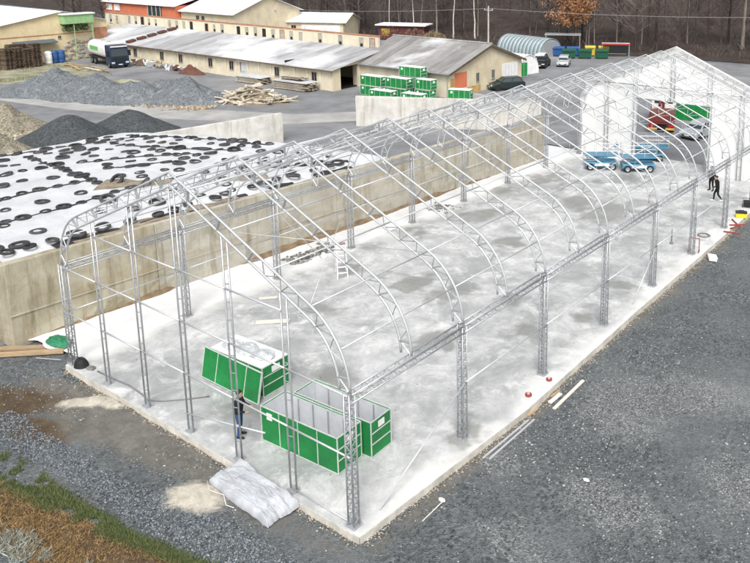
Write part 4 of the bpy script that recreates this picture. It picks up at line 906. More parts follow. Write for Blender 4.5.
# ---- tanker lorry by the yellow building
PB = paint('navy_cab', (.01,.026,.065), .3, .1); PW = paint('white_tank', (.78,.78,.78), .35, 0)
t = thing('tank_lorry', 'white tank lorry with navy blue cab parked by the yellow building', 'lorry', (-98.5,47.4,GZ+.03), math.radians(-11))
cab = MB().prism([(3.3,.55),(5.3,.55),(5.42,.8),(5.4,1.75),(5.15,2.95),(4.9,3.2),(3.3,3.25)], -1.28, 1.28, 'y').build('cab', PB, t, bevel=.09)
MB().add([(5.43,-1.12,1.72),(5.43,1.12,1.72),(5.2,1.02,2.72),(5.2,-1.02,2.72),(5.2,-1.12,1.72),(5.2,1.12,1.72),(5.0,1.02,2.72),(5.0,-1.02,2.72)], [(0,1,2,3),(4,5,6,7),(0,1,5,4),(1,2,6,5),(2,3,7,6),(3,0,4,7)]).build('windscreen', MGL, cab)
for s in (-1,1):
    MB().box(4.05,4.95,s*1.275,s*1.3,1.75,2.6).build('side_window', MGL, cab); MB().obox((5.42,s*.95,.82), .08,.42,.22).build('headlight', MHL, cab); MB().box(5.05,5.2,s*1.3,s*1.62,1.7,2.5).build('mirror', MBP, cab)
MB().box(5.4,5.46,-.8,.8,1.0,1.5).build('grille', MBP, cab); MB().box(5.38,5.5,-1.25,1.25,.42,.66).build('bumper', PB, t, bevel=.03); MB().box(5.5,5.52,-.28,.28,.5,.62).build('number_plate', MPL, t)
MB().box(5.1,5.3,-1.1,1.1,3.0,3.15).build('sun_visor', PW, cab)
ta = []; n_ = 20
for k in range(n_): a = 2*math.pi*k/n_; ta.append((1.27*abs(math.cos(a))**.75*math.copysign(1,math.cos(a)), 2.25+1.15*abs(math.sin(a))**.75*math.copysign(1,math.sin(a))))
tank = MB().prism(ta, -4.2, 3.05, 'x').build('tank', PW, t, bevel=.05)
mg = M('green_print', (.15,.5,.15), .5)
for s in (-1,1): MB().box(-3.2,.2,s*1.272,s*1.279,2.1,2.7).build('side_print', mg, tank)
for x in (-3,-1,1.2): MB().lathe([(.3,3.36),(.3,3.5),(.1,3.52)], 12, (x,0,0)).build('hatch', MGA, tank)
MB().box(-4.3,5.1,-.45,.45,.75,1.12).build('chassis', MBP, t); MB().box(-4.2,2.9,-1.2,1.2,1.0,1.16).build('skirt', MBP, t)
for x in (4.3,-1.6,-3.0):
    for s in (-1,1): wheel(t, x, s*1.08, .5, .32)
# ---- red lorry rear behind the gate
PR = paint('red_paint', (.16,.025,.022), .4, 0)
t = thing('red_lorry', 'red flatbed lorry seen from behind through the far gate opening', 'lorry', (-15.0,56.3,GZ+.03), math.radians(112))
MB().box(-3.2,3.0,-1.2,1.2,.95,1.15).build('flatbed', PR, t, bevel=.02)
cab = MB().prism([(3.05,.6),(4.9,.6),(5.0,1.6),(4.75,2.6),(3.05,2.65)], -1.2, 1.2, 'y').build('cab', paint('white_cab', (.75,.75,.74), .4, 0), t, bevel=.08)
MB().box(3.03,3.06,-.9,.9,1.75,2.4).build('rear_window', MGL, cab)
MB().box(-3.25,-3.18,-1.2,1.2,1.16,1.75).build('tailgate', PR, t)
for s in (-1,1):
    MB().box(-3.1,2.95,s*1.16-.03,s*1.16+.03,1.16,1.7).build('side_board', PR, t); MB().box(-3.32,-3.25,s*.9-.28,s*.9+.28,.72,.92).build('tail_light', MTL, t); MB().box(-3.34,-3.26,s*.78-.4,s*.78+.4,.45,.64).build('reflector_board', MAMB, t)
    for x in (-1.9,3.9): wheel(t, x, s*1.0, .46, .3)
MB().box(-3.0,3,-.4,.4,.6,.95).build('chassis', MBP, t)
MB().path([(2.6,0,1.15),(2.6,0,2.7),(1.2,.2,3.0),(-.6,.3,2.2)], .13, 8).build('crane_arm', PR, t); MB().box(-1.8,.4,-.9,.9,1.16,1.8).build('load', M('rust_brown', (.16,.07,.05), .9, 0, .4, 2), t, bevel=.05)
# ---- scissor lifts
MBL = paint('lift_blue', (.07,.24,.37), .4, 0)
def lift(label, loc, rz, deck=0.0):
    t = thing('scissor_lift', label, 'scissor lift', loc, rz); L, D = 2.5, 1.25
    MB().box(-L/2,L/2,-D/2,D/2,.28,.62).build('chassis', MBL, t, bevel=.05)
    for x in (-.85,.85):
        for s in (-1,1): wheel(t, x, s*.56, .28, .2)
    for k in range(4):
        z0 = .66+k*.1; sg = 1 if k % 2 else -1
        for s in (-.4,.4): MB().tube((-1.05,s,z0+(0 if sg > 0 else .1)),(1.05,s,z0+(.1 if sg > 0 else 0)),.035,6).build('scissor_arm', MBL, t)
    MB().box(-L/2-.05+deck,L/2+.05+deck,-D/2,D/2,1.1,1.2).build('platform', MBL, t)
    if deck: MB().box(-L/2,L/2,-D/2+.03,D/2-.03,1.03,1.09).build('deck_slide', MBL, t)
    r = MB(); x0, x1 = -L/2+deck, L/2+deck; y0, y1 = -D/2+.04, D/2-.04
    for z in (1.5,1.78,2.1): r.path([(x0,y0,z),(x1,y0,z),(x1,y1,z),(x0,y1,z),(x0,y0,z)], .02, 5)
    r.build('guard_rail', MGW, t)
    for a in (0,.33,.66,1):
        for y in (y0,y1): MB().tube((x0+(x1-x0)*a,y,1.2),(x0+(x1-x0)*a,y,2.1),.02,5).build('rail_post', MGW, t)
    MB().box(x1-.3,x1-.02,y0+.06,y0+.36,1.72,2.06).build('control_box', MBL, t); MB().box(-.5,.6,-D/2-.012,-D/2-.002,.36,.54).build('label_plate', MPLC, t)
    MB().box(-.7,.7,D/2-.2,D/2+.06,.3,.6).build('battery_tray', MBP, t)
    return t
lift('light blue scissor lift standing left inside the far gable', (-12.5,38.9,.005), .62)
lift('light blue scissor lift standing right, nearer the gate opening', (-9.9,40.0,.005), .62, .0)
lift('light blue scissor lift parked half in the gate opening', (-10.6,43.4,.005), .55, .3)
# ================================================================== YARD: heaps, timber, crates
def aggregate(name, c0, c1, frost=0):
    m, nt, b = nodes_of(name); co = coords(nt)
    v = N(nt, 'ShaderNodeTexVoronoi'); v.inputs['Scale'].default_value = 9; nt.links.new(co, v.inputs['Vector'])
    c = ramp(nt, v.outputs['Color'], .1, .9, c0, c1)
    c = mixc(nt, c, tuple(x*1.5 for x in c1), ramp(nt, noise(nt, co, .7, 7, .7, .5), .55, .7, (0,0,0), (frost,)*3))
    nt.links.new(c, b.inputs['Base Color']); b.inputs['Roughness'].default_value = .95; bump(nt, b, v.outputs['Distance'], .6, .08); return m
MDK = aggregate('dark_chippings', (.025,.03,.034), (.085,.095,.1), .15); MGYH = aggregate('grey_chippings', (.07,.08,.09), (.2,.218,.232), .75); MRUB = aggregate('earth_rubble', (.1,.09,.06), (.34,.31,.24), .4)
heap_mesh('gravel_heap', -55.2, 19.8, 4.6, 3.9, 2.75, .6, MDK, label='conical dark grey gravel heap behind the silage heap, front one', seed=23, rough=.06, p=1.05)
heap_mesh('gravel_heap', -55.0, 25.3, 4.6, 3.2, 2.3, .7, MDK, label='dark gravel heap right behind the conical front one', seed=29, rough=.08, p=1.05)
heap_mesh('gravel_heap', -80.5, 31.3, 7.5, 4.4, 2.9, .6, MGYH, label='blue grey gravel heap farthest left in the yard', seed=31, rough=.4)
heap_mesh('gravel_heap', -74.5, 32.8, 6.2, 4.0, 2.6, .6, MGYH, label='blue grey gravel heap second from the left', seed=37, rough=.4)
heap_mesh('gravel_heap', -69.3, 34.0, 6.0, 3.6, 2.4, .5, MGYH, label='blue grey gravel heap in the middle of the row', seed=41, rough=.4)
heap_mesh('gravel_heap', -63.8, 37.6, 5.6, 3.8, 2.5, .5, MGYH, label='blue grey gravel heap next to the timber pile', seed=43, rough=.4)
heap_mesh('gravel_heap', -69.5, 38.8, 5.6, 3.6, 2.2, .5, MGYH, label='blue grey gravel heap at the back of the row', seed=47, rough=.4)
heap_mesh('rubble_heap', -62.3, 17.8, 5.0, 3.8, 2.9, .5, MRUB, label='brown stony rubble heap at the left picture edge', seed=53, rough=.28, cat='rubble heap')
heap_mesh('rubble_heap', -55.2, 13.2, 4.2, 3.2, 2.5, .5, MRUB, label='low earthy heap in front of the rubble at the left edge', seed=59, rough=.2, cat='rubble heap')
heap_mesh('rubble_heap', -79.5, 39.5, 4.5, 1.8, .7, .5, MVG, label='low grassy mound between the gravel heaps and the lorry', seed=61, rough=.3, cat='mound')
n = 900; a = RNG.uniform(0,6.28,n); r = np.sqrt(RNG.uniform(0,1,n)); xs = -62.3+r*np.cos(a)*4.2; ys = 17.8+r*np.sin(a)*3.2
stuff(stones('rubble_stones', xs, ys, GZ+2.5*(1-r)**1.0+.05, RNG.uniform(.1,.32,n), stone_mat('rubble_stone', (.12,.1,.06), (.6,.55,.42))), 'broken stones covering the rubble heap', 'stones')
n = 1500; xs = RNG.uniform(-84,-58,n); ys = 28.4+(xs+84)*.29+RNG.normal(0,.8,n)
stuff(stones('dry_scrub', xs, ys, np.full(n,GZ+.05), RNG.uniform(.08,.3,n), stone_mat('dry_scrub', (.2,.15,.09), (.48,.4,.3))), 'dry scrub and stones along the foot of the grey gravel heaps', 'scrub')
# ---- heap of split timber
t = thing('timber_pile', 'loose pile of pale split logs and boards in the yard', 'timber pile', (-57.5,41.2,GZ), .55)
MLG = M('split_log', (.46,.41,.33), .9, 0, .35, 2, stretch=(1,6,6), rnd=.4)
lmes = [MB().box(-1,1,-.09,.09,-.05,.05).mesh('log', bevel=.01), MB().tube((-1,0,0),(1,0,0),.1,7,.08).mesh('log'), MB().prism([(-.13,-.08),(.14,-.06),(.03,.11)],-1,1,'x').mesh('log')]
for m_ in lmes: m_.materials.append(MLG)
rr = random.Random(9)
for k in range(150):
    r = rr.random()**.6; a = rr.uniform(0,6.28); x = r*math.cos(a)*4.4; y = r*math.sin(a)*1.9
    o = obj('log', rr.choice(lmes), None, t); o.location = (x, y, .1+1.9*(1-r)**1.0*rr.uniform(.55,1))
    s = rr.uniform(.5,1.35); o.scale = (s, rr.uniform(.8,1.5), rr.uniform(.8,1.4)); o.rotation_euler = (rr.uniform(-.5,.5), rr.uniform(-.35,.35), rr.gauss(.5,.9))
obj_ = heap_mesh('pile_core', 0, 0, 4.6, 2.1, 1.55, 0, M('timber_core', (.2,.16,.11), .95, 0, .4, 2), t, seed=67, rough=.3, z0=0.)
def board_stack(label, loc, rz, L, D, rows, cover=None):
    t = thing('board_stack', label, 'board stack', loc, rz)
    bm_ = MB().box(0,L,0,.26,0,.05).mesh('board'); bm_.materials.append(MLG); z = .12
    for x in (.3,L/2,L-.3): MB().box(x-.06,x+.06,0,D,0,.12).build('bearer', MATS['dark_timber'], t)
    for k in range(rows):
        for j in range(int(D/.29)):
            o = obj('board', bm_, None, t); o.location = (rr.uniform(-.25,.25), j*.29+rr.uniform(0,.02), z); o.scale = (rr.uniform(.85,1.08),1,rr.uniform(1,1.6))
        z += .1
    if cover: MB().prism([(-.15,z+.05),(L*.4,z+.16),(L+.2,z+.07),(L+.2,z+.02),(-.15,z)], -.15, D+.15, 'y').build('cover', cover, t)
    MB().box(.1,L-.1,.06,D-.08,.12,z-.04).build('core', MATS['dark_timber'], t)
    return t
MCV = M('grey_cover_sheet', (.55,.56,.58), .6, 0, .2, 1)
board_stack('long low stack of boards under a grey sheet against the barn', (-70.0,48.6,GZ), .05, 4.4, 1.8, 7, MCV)
board_stack('higher stack of boards with sheet nearest the dark barn doorway', (-62.6,48.4,GZ), .05, 5.6, 1.9, 9, MCV)
board_stack('small stack of boards lying on the bigger stack by the doorway', (-61.6,48.7,GZ+1.25), .08, 3.2, 1.5, 2)
heap_mesh('scrap_heap', -80.8, 49.3, 2.4, 1.1, 1.1, .1, M('rust_heap', (.13,.06,.045), .9, 0, .4, 2, bmp=.5), label='rusty brown scrap heap before the barn wall', seed=71, rough=.5)
# scrap along the barn foot
t = thing('scrap_row', 'row of white and brown scrap boards leaning along the barn foot', 'scrap', (-97,50.1,GZ))
for k in range(46):
    o = MB().obox((0,0,0), rr.uniform(.3,1.3), rr.uniform(.06,.4), rr.uniform(.1,.8)).build('scrap_piece', rr.choice((MPLC,MWD,MATS['dark_timber'],MATS['rust_heap'],MGA)), t)
    o.location = (rr.uniform(0,15), rr.uniform(-1.0,.5), rr.uniform(.2,.6)); o.rotation_euler = (rr.uniform(-.6,.6), rr.uniform(-.5,.5), rr.uniform(-1,1))
t = thing('plank_row', 'flat pale planks on the ground in front of the lorry', 'planks', (-97.5,43.6,GZ+.02), .1)
for k in range(9):
    o = MB().box(0,4.2,-.14,.14,0,.1).build('plank', rr.choice((MWP,MWD)), t); o.location = (rr.uniform(-5,4), rr.uniform(-.9,.9), .02+k*.02); o.rotation_euler = (0,0,rr.gauss(-.1,.2))
# ---- stacked green containers by the cream barn
G = 'green containers stacked by the cream barn'
def cr(x, y, z, rz, lab, L=3.2, D=1.15, H=1.12): return crate(L, D, H, True, lab, (x,y,GZ+.04+z), rz, G)
cr(-50.9,51.6,0,.02,'lower green container at the left end of the crate stacks'); cr(-50.9,51.65,1.18,.02,'upper green container at the left end of the crate stacks')
cr(-47.9,50.0,0,.05,'green container standing alone in front of the left stack')
cr(-47.6,52.3,0,.0,'lower green container in the middle of the crate stacks'); cr(-47.5,52.3,1.18,.02,'second layer green container in the middle of the stacks')
cr(-46.9,53.9,0,.0,'lowest green container at the back of the stacks by the wall'); cr(-46.9,53.9,1.18,.0,'middle green container at the back by the wall'); cr(-46.7,53.8,2.36,.03,'topmost green container of all the stacks')
cr(-43.9,53.3,0,.0,'lower green container at the right of the stacks by the barn corner', 2.2); cr(-43.8,53.3,1.18,.03,'upper green container at the right of the stacks', 2.2)
cr(-43.6,50.6,0,.06,'low green container right of the stacks behind the wall', 2.8, 1.15, 1.1)
cr(-40.2,54.7,0,.35,'green container by the orange patch of the barn gable', 2.6, 1.2, 1.25)
crate(2.2,1.4,1.9,False,'green skip standing at the white tunnel tent',(-43.4,72.6,GZ+.04),1.1)
# ---- big green container and dark hut seen through the gate
t = thing('shipping_container', 'long green steel container behind the cars at the far gate', 'container', (-16.5,60.6,GZ+.03), .05)
b_ = MB()
for k in range(40):
    x0 = k*.22; y = 0 if k % 2 else -.05
    b_.box(x0,x0+.22,y,.3,.16,2.5)
b_.build('side_wall', MGN, t); MB().box(.02,8.78,.31,2.4,.12,2.52).build('shell', MGN, t)
for z in (.08,2.56): MB().box(-.05,8.85,-.09,.02,z-.08,z+.08).build('rail', MGN, t)
for x in (0,8.8): MB().box(x-.08,x+.08,-.1,.02,0,2.64).build('corner_post', MGN, t)
# ---- bins
def bin_(label, loc, rz, mat, lidm, w_=1.9, d_=1.2, h_=1.25, lid_in=True):
    t = thing('waste_bin', label, 'bin', loc, rz)
    MB().add([(.08,.08,.12),(w_-.08,.08,.12),(w_-.08,d_-.08,.12),(.08,d_-.08,.12),(0,0,h_),(w_,0,h_),(w_,d_,h_),(0,d_,h_)], [(0,1,2,3),(4,5,6,7),(0,1,5,4),(1,2,6,5),(2,3,7,6),(3,0,4,7)]).build('tub', mat, t, bevel=.03)
    MB().prism([(-.04,h_),(d_+.04,h_),(d_*.7,h_+.26),(d_*.3,h_+.26)], -.04, w_+.04, 'x').build('lid', lidm, t)
    for x in (.2,w_-.2):
        for y in (.2,d_-.2): MB().lathe([(.03,-.04),(.1,-.04),(.1,.04),(.03,.04)], 10, (x,y,.1), 'y').build('castor', MBP, t)
    MB().box(.2,w_-.2,-.05,-.01,h_-.2,h_-.14).build('handle', MBP, t)
MBB = M('bin_blue', (.03,.09,.25), .5); MBG = M('bin_green', (.015,.085,.05), .5); MBY = M('bin_yellow', (.55,.42,.06), .5)
bin_('blue waste bin at the left of the bin row', (-50.2,94.0,GZ+.03), .6, MBB, MBB, 1.9,1.2,1.3); bin_('second blue waste bin in the bin row', (-48.3,95.3,GZ+.03), .6, MBB, MBB, 1.9,1.2,1.3)
bin_('dark green waste bin left in the front row', (-47.6,92.6,GZ+.03), .6, MBG, MBG, 2.1,1.2,1.25); bin_('dark green waste bin in the middle of the front row', (-45.5,94.0,GZ+.03), .6, MBG, MBG, 2.1,1.2,1.25); bin_('dark green waste bin right in the front row', (-43.2,95.4,GZ+.03), .6, MBG, MBG, 2.0,1.2,1.25)
bin_('yellow waste bin behind the green ones, left', (-46.1,97.3,GZ+.03), .6, MBY, MBY, 1.6,1.1,1.4); bin_('yellow waste bin behind the green ones, right', (-44.3,98.5,GZ+.03), .6, MBY, MBY, 1.6,1.1,1.4)
# ---- bus shelter
t = thing('bus_shelter', 'open shelter with red and white roof edge at the wood', 'shelter', (-41.9,99.6,GZ+.03), .5)
MB().box(-2.2,2.2,-.9,.9,2.0,2.14).build('roof', MLID, t); MB().box(-2.25,2.25,-.95,-.91,2.02,2.26).build('roof_edge', M('red_edge', (.45,.05,.05), .5), t)
for x in (-2.1,2.1):
    for y in (-.8,.8): MB().tube((x,y,0),(x,y,2),.05,6).build('post', MGA, t)
MB().box(-2.1,2.1,.8,.84,.15,1.9).build('back_pane', MGL, t); MB().box(-1.7,1.7,.35,.7,.4,.46).build('bench', MWD, t)
# ================================================================== BUILDINGS
MCR = M('cream_render', (.66,.58,.42), .9, 0, .14, .7, bmp=.3, bscale=8, grime=.4, gcol=(.4,.34,.24)); MYE = M('yellow_render', (.72,.6,.38), .9, 0, .16, .6, bmp=.3, bscale=8, grime=.55, gcol=(.36,.3,.2))
MPC = M('pale_render', (.7,.64,.5), .9, 0, .12, .8, grime=.35, gcol=(.45,.38,.27)); MOR = M('orange_render', (.62,.19,.1), .85, 0, .12, .8, grime=.25, gcol=(.45,.2,.13)); MBRK = M('brick_patch', (.4,.2,.12), .9, 0, .3, 1.2)
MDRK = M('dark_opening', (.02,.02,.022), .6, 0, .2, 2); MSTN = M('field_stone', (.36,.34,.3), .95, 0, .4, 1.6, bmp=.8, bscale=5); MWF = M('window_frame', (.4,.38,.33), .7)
def roof_mat(name, c, snow, grime=.5):
    m, nt, b = nodes_of(name); co = coords(nt)
    oi = nt.nodes.new('ShaderNodeObjectInfo')
    cc = ramp(nt, noise(nt, coords(nt,False,(1,.2,1)), 1.2, 7, .7), .3, .7, tuple(x*.75 for x in c), tuple(x*1.2 for x in c))
    hv = nt.nodes.new('ShaderNodeHueSaturation'); mr = nt.nodes.new('ShaderNodeMapRange'); mr.inputs['To Min'].default_value = .78; mr.inputs['To Max'].default_value = 1.25
    nt.links.new(oi.outputs['Random'], mr.inputs['Value']); nt.links.new(mr.outputs[0], hv.inputs['Value']); nt.links.new(cc, hv.inputs['Color'])
    co2 = coords(nt, True)
    f = ramp(nt, noise(nt, co2, .12, 6, .6, .3), .5-snow*.35, .66-snow*.35)
    c2 = mixc(nt, hv.outputs[0], (.82,.83,.85) if snow > .5 else (.62,.63,.65), f)
    nt.links.new(c2, b.inputs['Base Color']); b.inputs['Roughness'].default_value = .75
    return m
def sheet_roof(parent, P00, P10, P01, n, mat, th=.05, wave=True, name='roof_sheet', gap=.012):
    """roof plane: eave start P00, eave end P10, ridge start P01; n sheets side by side with corrugation"""
    A, B_, C_ = map(Vector, (P00,P10,P01)); u = (B_-A)/n; v = C_-A; nn = u.cross(v).normalized()
    if nn.z < 0: nn = -nn
    for k in range(n):
        o = A+u*k; m = MB(); cor = 6 if wave else 1; ul = u.normalized(); vs = []
        for j in range(cor*2+1):
            q = j/(cor*2); hh = nn*(.035 if (j % 2 and wave) else 0)
            p = o+u*(q*(1-gap))+nn*rr.uniform(0,.0)
            vs += [p+hh, p+v+hh]
        c2 = cor*2+1
        fs = [(2*j,2*j+2,2*j+3,2*j+1) for j in range(cor*2)]
        base = len(vs); vs += [o-nn*th, o+u*(1-gap)-nn*th, o+u*(1-gap)+v-nn*th, o+v-nn*th]
        fs += [(base,base+1,base+2,base+3)]+[(0,base,base+3,1),(2*c2-2,2*c2-1,base+2,base+1)]+[tuple([base,base+1]+[2*j for j in range(c2-1,-1,-1)]), tuple([base+3,base+2]+[2*j+1 for j in range(c2-1,-1,-1)])]
        jz = nn*rr.uniform(-.01,.012); m.add([Vector(p)+jz for p in vs], fs); m.build(name, mat, parent)
def win(parent, c, wd, ht, axis, out, pane=MGL, frame=MWF, mull=1, name='window'):
    """window on a wall: axis 'x' wall normal along x, 'y' along y; out = +1/-1; frame proud, pane recessed in it"""
    fr = MB(); t_ = .07; d = .06
    def bx(a0,a1,z0,z1,d0,d1):
        lo, hi = sorted((out*d0, out*d1))
        if axis == 'x': fr.box(c[0]+lo,c[0]+hi,c[1]+a0,c[1]+a1,c[2]+z0,c[2]+z1)
        else: fr.box(c[0]+a0,c[0]+a1,c[1]+lo,c[1]+hi,c[2]+z0,c[2]+z1)
    w2, h2 = wd/2, ht/2
    bx(-w2-t_,w2+t_,h2,h2+t_,0,d); bx(-w2-t_,w2+t_,-h2-t_,-h2,0,d+.05); bx(-w2-t_,-w2,-h2,h2,0,d); bx(w2,w2+t_,-h2,h2,0,d)
    for k in range(mull): xx_ = -w2+wd*(k+1)/(mull+1); bx(xx_-.025,xx_+.025,-h2,h2,.012,d-.01)
    o = fr.build(name, frame, parent); fr = MB(); bx(-w2,w2,-h2,h2,.004,.012); fr.build('pane', pane, o); return o
# ---------------- cream barn B
t = thing('cream_barn', 'cream barn with grey corrugated roof and orange patch on its gable', 'barn', (-41,56,GZ))
H0, HR, D0, L0 = 3.05, 5.5, 15.0, 15.2
MB().prism([(0,0),(D0,0),(D0,H0),(D0/2+.3,HR-.1),(0,H0)], -.3, 0, 'x').build('gable_wall', MCR, t)
MB().box(-L0,-.3,0,.3,0,H0).build('front_wall', MPC, t); MB().box(-L0,-.3,D0-.3,D0,0,H0).build('rear_wall', MCR, t); MB().prism([(0,0),(D0,0),(D0,H0),(D0/2+.3,HR-.1),(0,H0)], -L0-.3, -L0, 'x').build('gable_wall', MCR, t)
MRG = roof_mat('grey_roof', (.25,.245,.24), -.2)
sheet_roof(t, (-L0-.5,-.55,H0-.12), (.45,-.55,H0-.12), (-L0-.5,D0/2+.3,HR+.05), 14, MRG); sheet_roof(t, (-L0-.5,D0+.5,H0-.12), (.45,D0+.5,H0-.12), (-L0-.5,D0/2+.32,HR+.05), 14, MRG)
MB().tube((-L0-.5,D0/2+.3,HR+.1),(.45,D0/2+.3,HR+.1),.14,8).build('ridge_cap', MRG, t)
for y0, y1, z0, z1 in ((-.5,D0/2+.3,H0-.2,HR-.03),(D0/2+.3,D0+.5,HR-.03,H0-.2)): MB().add([(.3,y0,z0),(.46,y0,z0),(.46,y1,z1),(.3,y1,z1),(.3,y0,z0-.2),(.46,y0,z0-.2),(.46,y1,z1-.2),(.3,y1,z1-.2)], [(0,1,2,3),(4,5,6,7),(0,1,5,4),(1,2,6,5),(2,3,7,6),(3,0,4,7)]).build('barge_board', MATS['dark_timber'], t)
MB().tube((-L0-.4,-.62,H0-.2),(.4,-.62,H0-.2),.07,6).build('gutter', MGA, t); MB().tube((-.25,-.1,.1),(-.25,-.1,H0-.2),.05,6).build('downpipe', MGA, t)
MB().box(.004,.012,.95,3.3,.9,2.75).build('orange_patch', MOR, t); MB().box(.004,.010,.2,.92,.05,2.2).build('stained_patch', M('ochre_patch', (.5,.33,.12), .9, 0, .3, 1.2), t); MB().box(.004,.009,3.35,6.0,.05,.85).build('stained_patch', MATS['ochre_patch'], t)
for y in (5.4,8.6): win(t, (0,y,1.75), .55, 1.05, 'x', 1)
d_ = MB().box(.004,.06,10.6,14.0,.02,2.75).build('gate', MLID, t)
for k in range(1,5): MB().box(.061,.075,10.6+k*.68-.012,10.6+k*.68+.012,.05,2.7).build('gate_rib', MGA, d_)
# ---------------- long barn A
t = thing('long_barn', 'long low barn with snow dusted metal roof and dark doorway at its end', 'barn', (-55,51.2,GZ))
LA = 58.; HA = 2.65; YC = 8.8
MB().box(-LA,-.3,0,.3,0,HA).build('front_wall', MPC, t)
sl = (4.25-HA)/YC
MB().prism([(0,0),(1.25,0),(1.25,HA+sl*1.25-.06),(0,HA-.06)], -.3, 0, 'x').build('end_wall', MCR, t); MB().prism([(4.3,0),(YC,0),(YC,HA+sl*YC-.06),(4.3,HA+sl*4.3-.06)], -.3, 0, 'x').build('end_wall', MCR, t)
MB().prism([(1.25,3.0-.1),(4.3,3.0-.1),(4.3,HA+sl*4.3-.06),(1.25,HA+sl*1.25-.06)] if HA+sl*1.25 > 3 else [(1.25,2.72),(4.3,2.9),(4.3,HA+sl*4.3-.06),(1.25,HA+sl*1.25-.06)], -.3, 0, 'x').build('lintel', MCR, t)
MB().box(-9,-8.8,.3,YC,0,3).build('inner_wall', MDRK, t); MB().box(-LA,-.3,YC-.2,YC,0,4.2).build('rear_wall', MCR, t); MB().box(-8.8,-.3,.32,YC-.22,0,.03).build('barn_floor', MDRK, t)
MRW = roof_mat('snowy_roof', (.34,.345,.355), .1); MRD2 = roof_mat('dull_roof', (.36,.37,.38), .12)
sheet_roof(t, (-44.2,-.5,HA-.08), (.35,-.5,HA-.08), (-44.2,YC,4.25), 30, MRW); sheet_roof(t, (-LA,-.5,HA-.08), (-44.5,-.5,HA-.08), (-LA,YC,4.25), 9, MRD2)
MB().tube((-LA,-.56,HA-.15),(.3,-.56,HA-.15),.08,6).build('gutter', MATS['dark_timber'], t)
for k in range(5): MB().obox((-44.35,.6+k*1.75,HA+.25+sl*(.6+k*1.75)), .9,1.2,.3,(math.atan(sl),0,0)).build('roof_vent', MATS['rust_heap'], t)
for k in range(24):
    x = -2.1-k*2.3; MB().box(x-.13,x+.13,-.14,-.002,0,HA-.2).build('pilaster', MPC, t)
    if k in (0,3,6,7,9,12,14,17,19): win(t, (x-1.15,-.001,1.5), .8, 1.1, 'y', -1, MDRK)
d_ = MB().box(-17.6,-15.6,-.5,-.15,2.3,2.42).build('porch_roof', MLID, t); d_ = MB().box(-17.3,-16.0,-.06,-.004,.02,2.15).build('door', MINT, t); MB().box(-16.2,-16.12,-.1,-.062,1.0,1.12).build('handle', MGA, d_)
# clerestory wall behind the roof
t2 = thing('clerestory_wall', 'pale parapet wall with a row of small openings behind the long barn roof', 'wall', (-55,60.05,GZ))
MB().box(-66,-.9,0,.35,3.6,5.75).build('wall_body', MPC, t2); MB().box(-66.1,-.8,-.08,.43,5.75,5.87).build('coping', MATS['brick_patch'], t2)
for k in range(33):
    x = -1.9-k*1.95
    if rr.random() < .86:
        q = rr.choice(((.85,1.25),(.7,1.1),(.85,1.4))); win(t2, (x,-.001,4.85), q[0], q[1], 'y', -1, rr.choice((MWF,MWF,MDRK,MWF,MSTN)), MBRK if k % 9 == 0 else MPC, 0)
        if rr.random() < .75: MB().box(x-.22,x+.22,-.03,-.015,4.3,4.7).build('broken_pane', MDRK, t2)
    MB().box(x+.86,x+1.08,-.07,-.002,3.7,5.6).build('pilaster', MPC, t2)
# ---------------- yellow building at the left
t = thing('yellow_building', 'yellow rendered building with snowy roof and green balcony', 'building', (-108,45.6,GZ))
MB().prism([(-18,0),(7.4,0),(7.4,5.7),(.5,7.3),(-18,4.1)], -.4, 0, 'x').build('gable_wall', MYE, t); MB().box(-26,-.4,-18,-17.6,0,4.1).build('side_wall', MYE, t)
MRS = roof_mat('snow_roof', (.5,.51,.53), .95)
sheet_roof(t, (-26,-18.5,4.1), (.4,-18.5,4.1), (-26,.5,7.45), 12, MRS, wave=False); sheet_roof(t, (-26,7.8,5.65), (.4,7.8,5.65), (-26,.52,7.45), 12, MRS, wave=False)
bx_ = MB().box(.0,1.5,.1,4.6,5.55,6.9).build('balcony', M('pale_green', (.3,.5,.24), .7, 0, .15, 2), t)
for y in (.5,1.5,2.5,3.5,4.3): MB().box(1.5,1.54,y-.04,y+.04,5.6,6.85).build('batten', MATS['pale_green'], bx_)
MB().box(-.1,1.7,-.1,4.8,6.92,7.08).build('balcony_roof', MRS, bx_)
for y in (1.6,4.4): MB().tube((1.3,y,0),(1.3,y,5.55),.07,6).build('post', MATS['pale_green'], t)
n_ = 260; a = RNG.uniform(0,1,(n_,3)); V_ = []; 
iv = blades('ivy', RNG.uniform(.1,.9,n_), RNG.uniform(.3,4.2,n_), RNG.uniform(4.3,5.5,n_), RNG.uniform(.15,.45,n_), .2, stone_mat('ivy_leaf', (.02,.06,.015), (.1,.2,.06)), 1.2); iv.parent = t; iv['kind'] = 'stuff'
MB().prism([(-.02,3.3),(1.4,2.95),(1.4,3.05),(-.02,3.42)], -6.9, -1.0, 'y').build('canopy', M('slate_sheet', (.1,.12,.14), .6), t)
MB().box(.004,.03,-18,7.4,3.95,4.1).build('string_course', MBRK, t)
for k in range(60):
    o = MB().obox((0,0,0), .3, rr.uniform(.35,.8), rr.uniform(.25,.5)).build('wall_stone', MSTN, t, bevel=.05); o.location = (.1, rr.uniform(.3,5.2), rr.uniform(.2,3.3)); o.rotation_euler = (rr.uniform(-.1,.1),0,rr.uniform(-.15,.15))
MB().box(.004,.1,5.3,7.3,1.5,4.6).build('brick_patch', MBRK, t); win(t, (.0,-.1,3.55), .4,.4,'x',1,MDRK)
for y in (-6.6,-5.9,-5.2,-4.5): MB().box(.01,.08,y,y+.42,.2,2.7).build('white_board', MPLC, t)
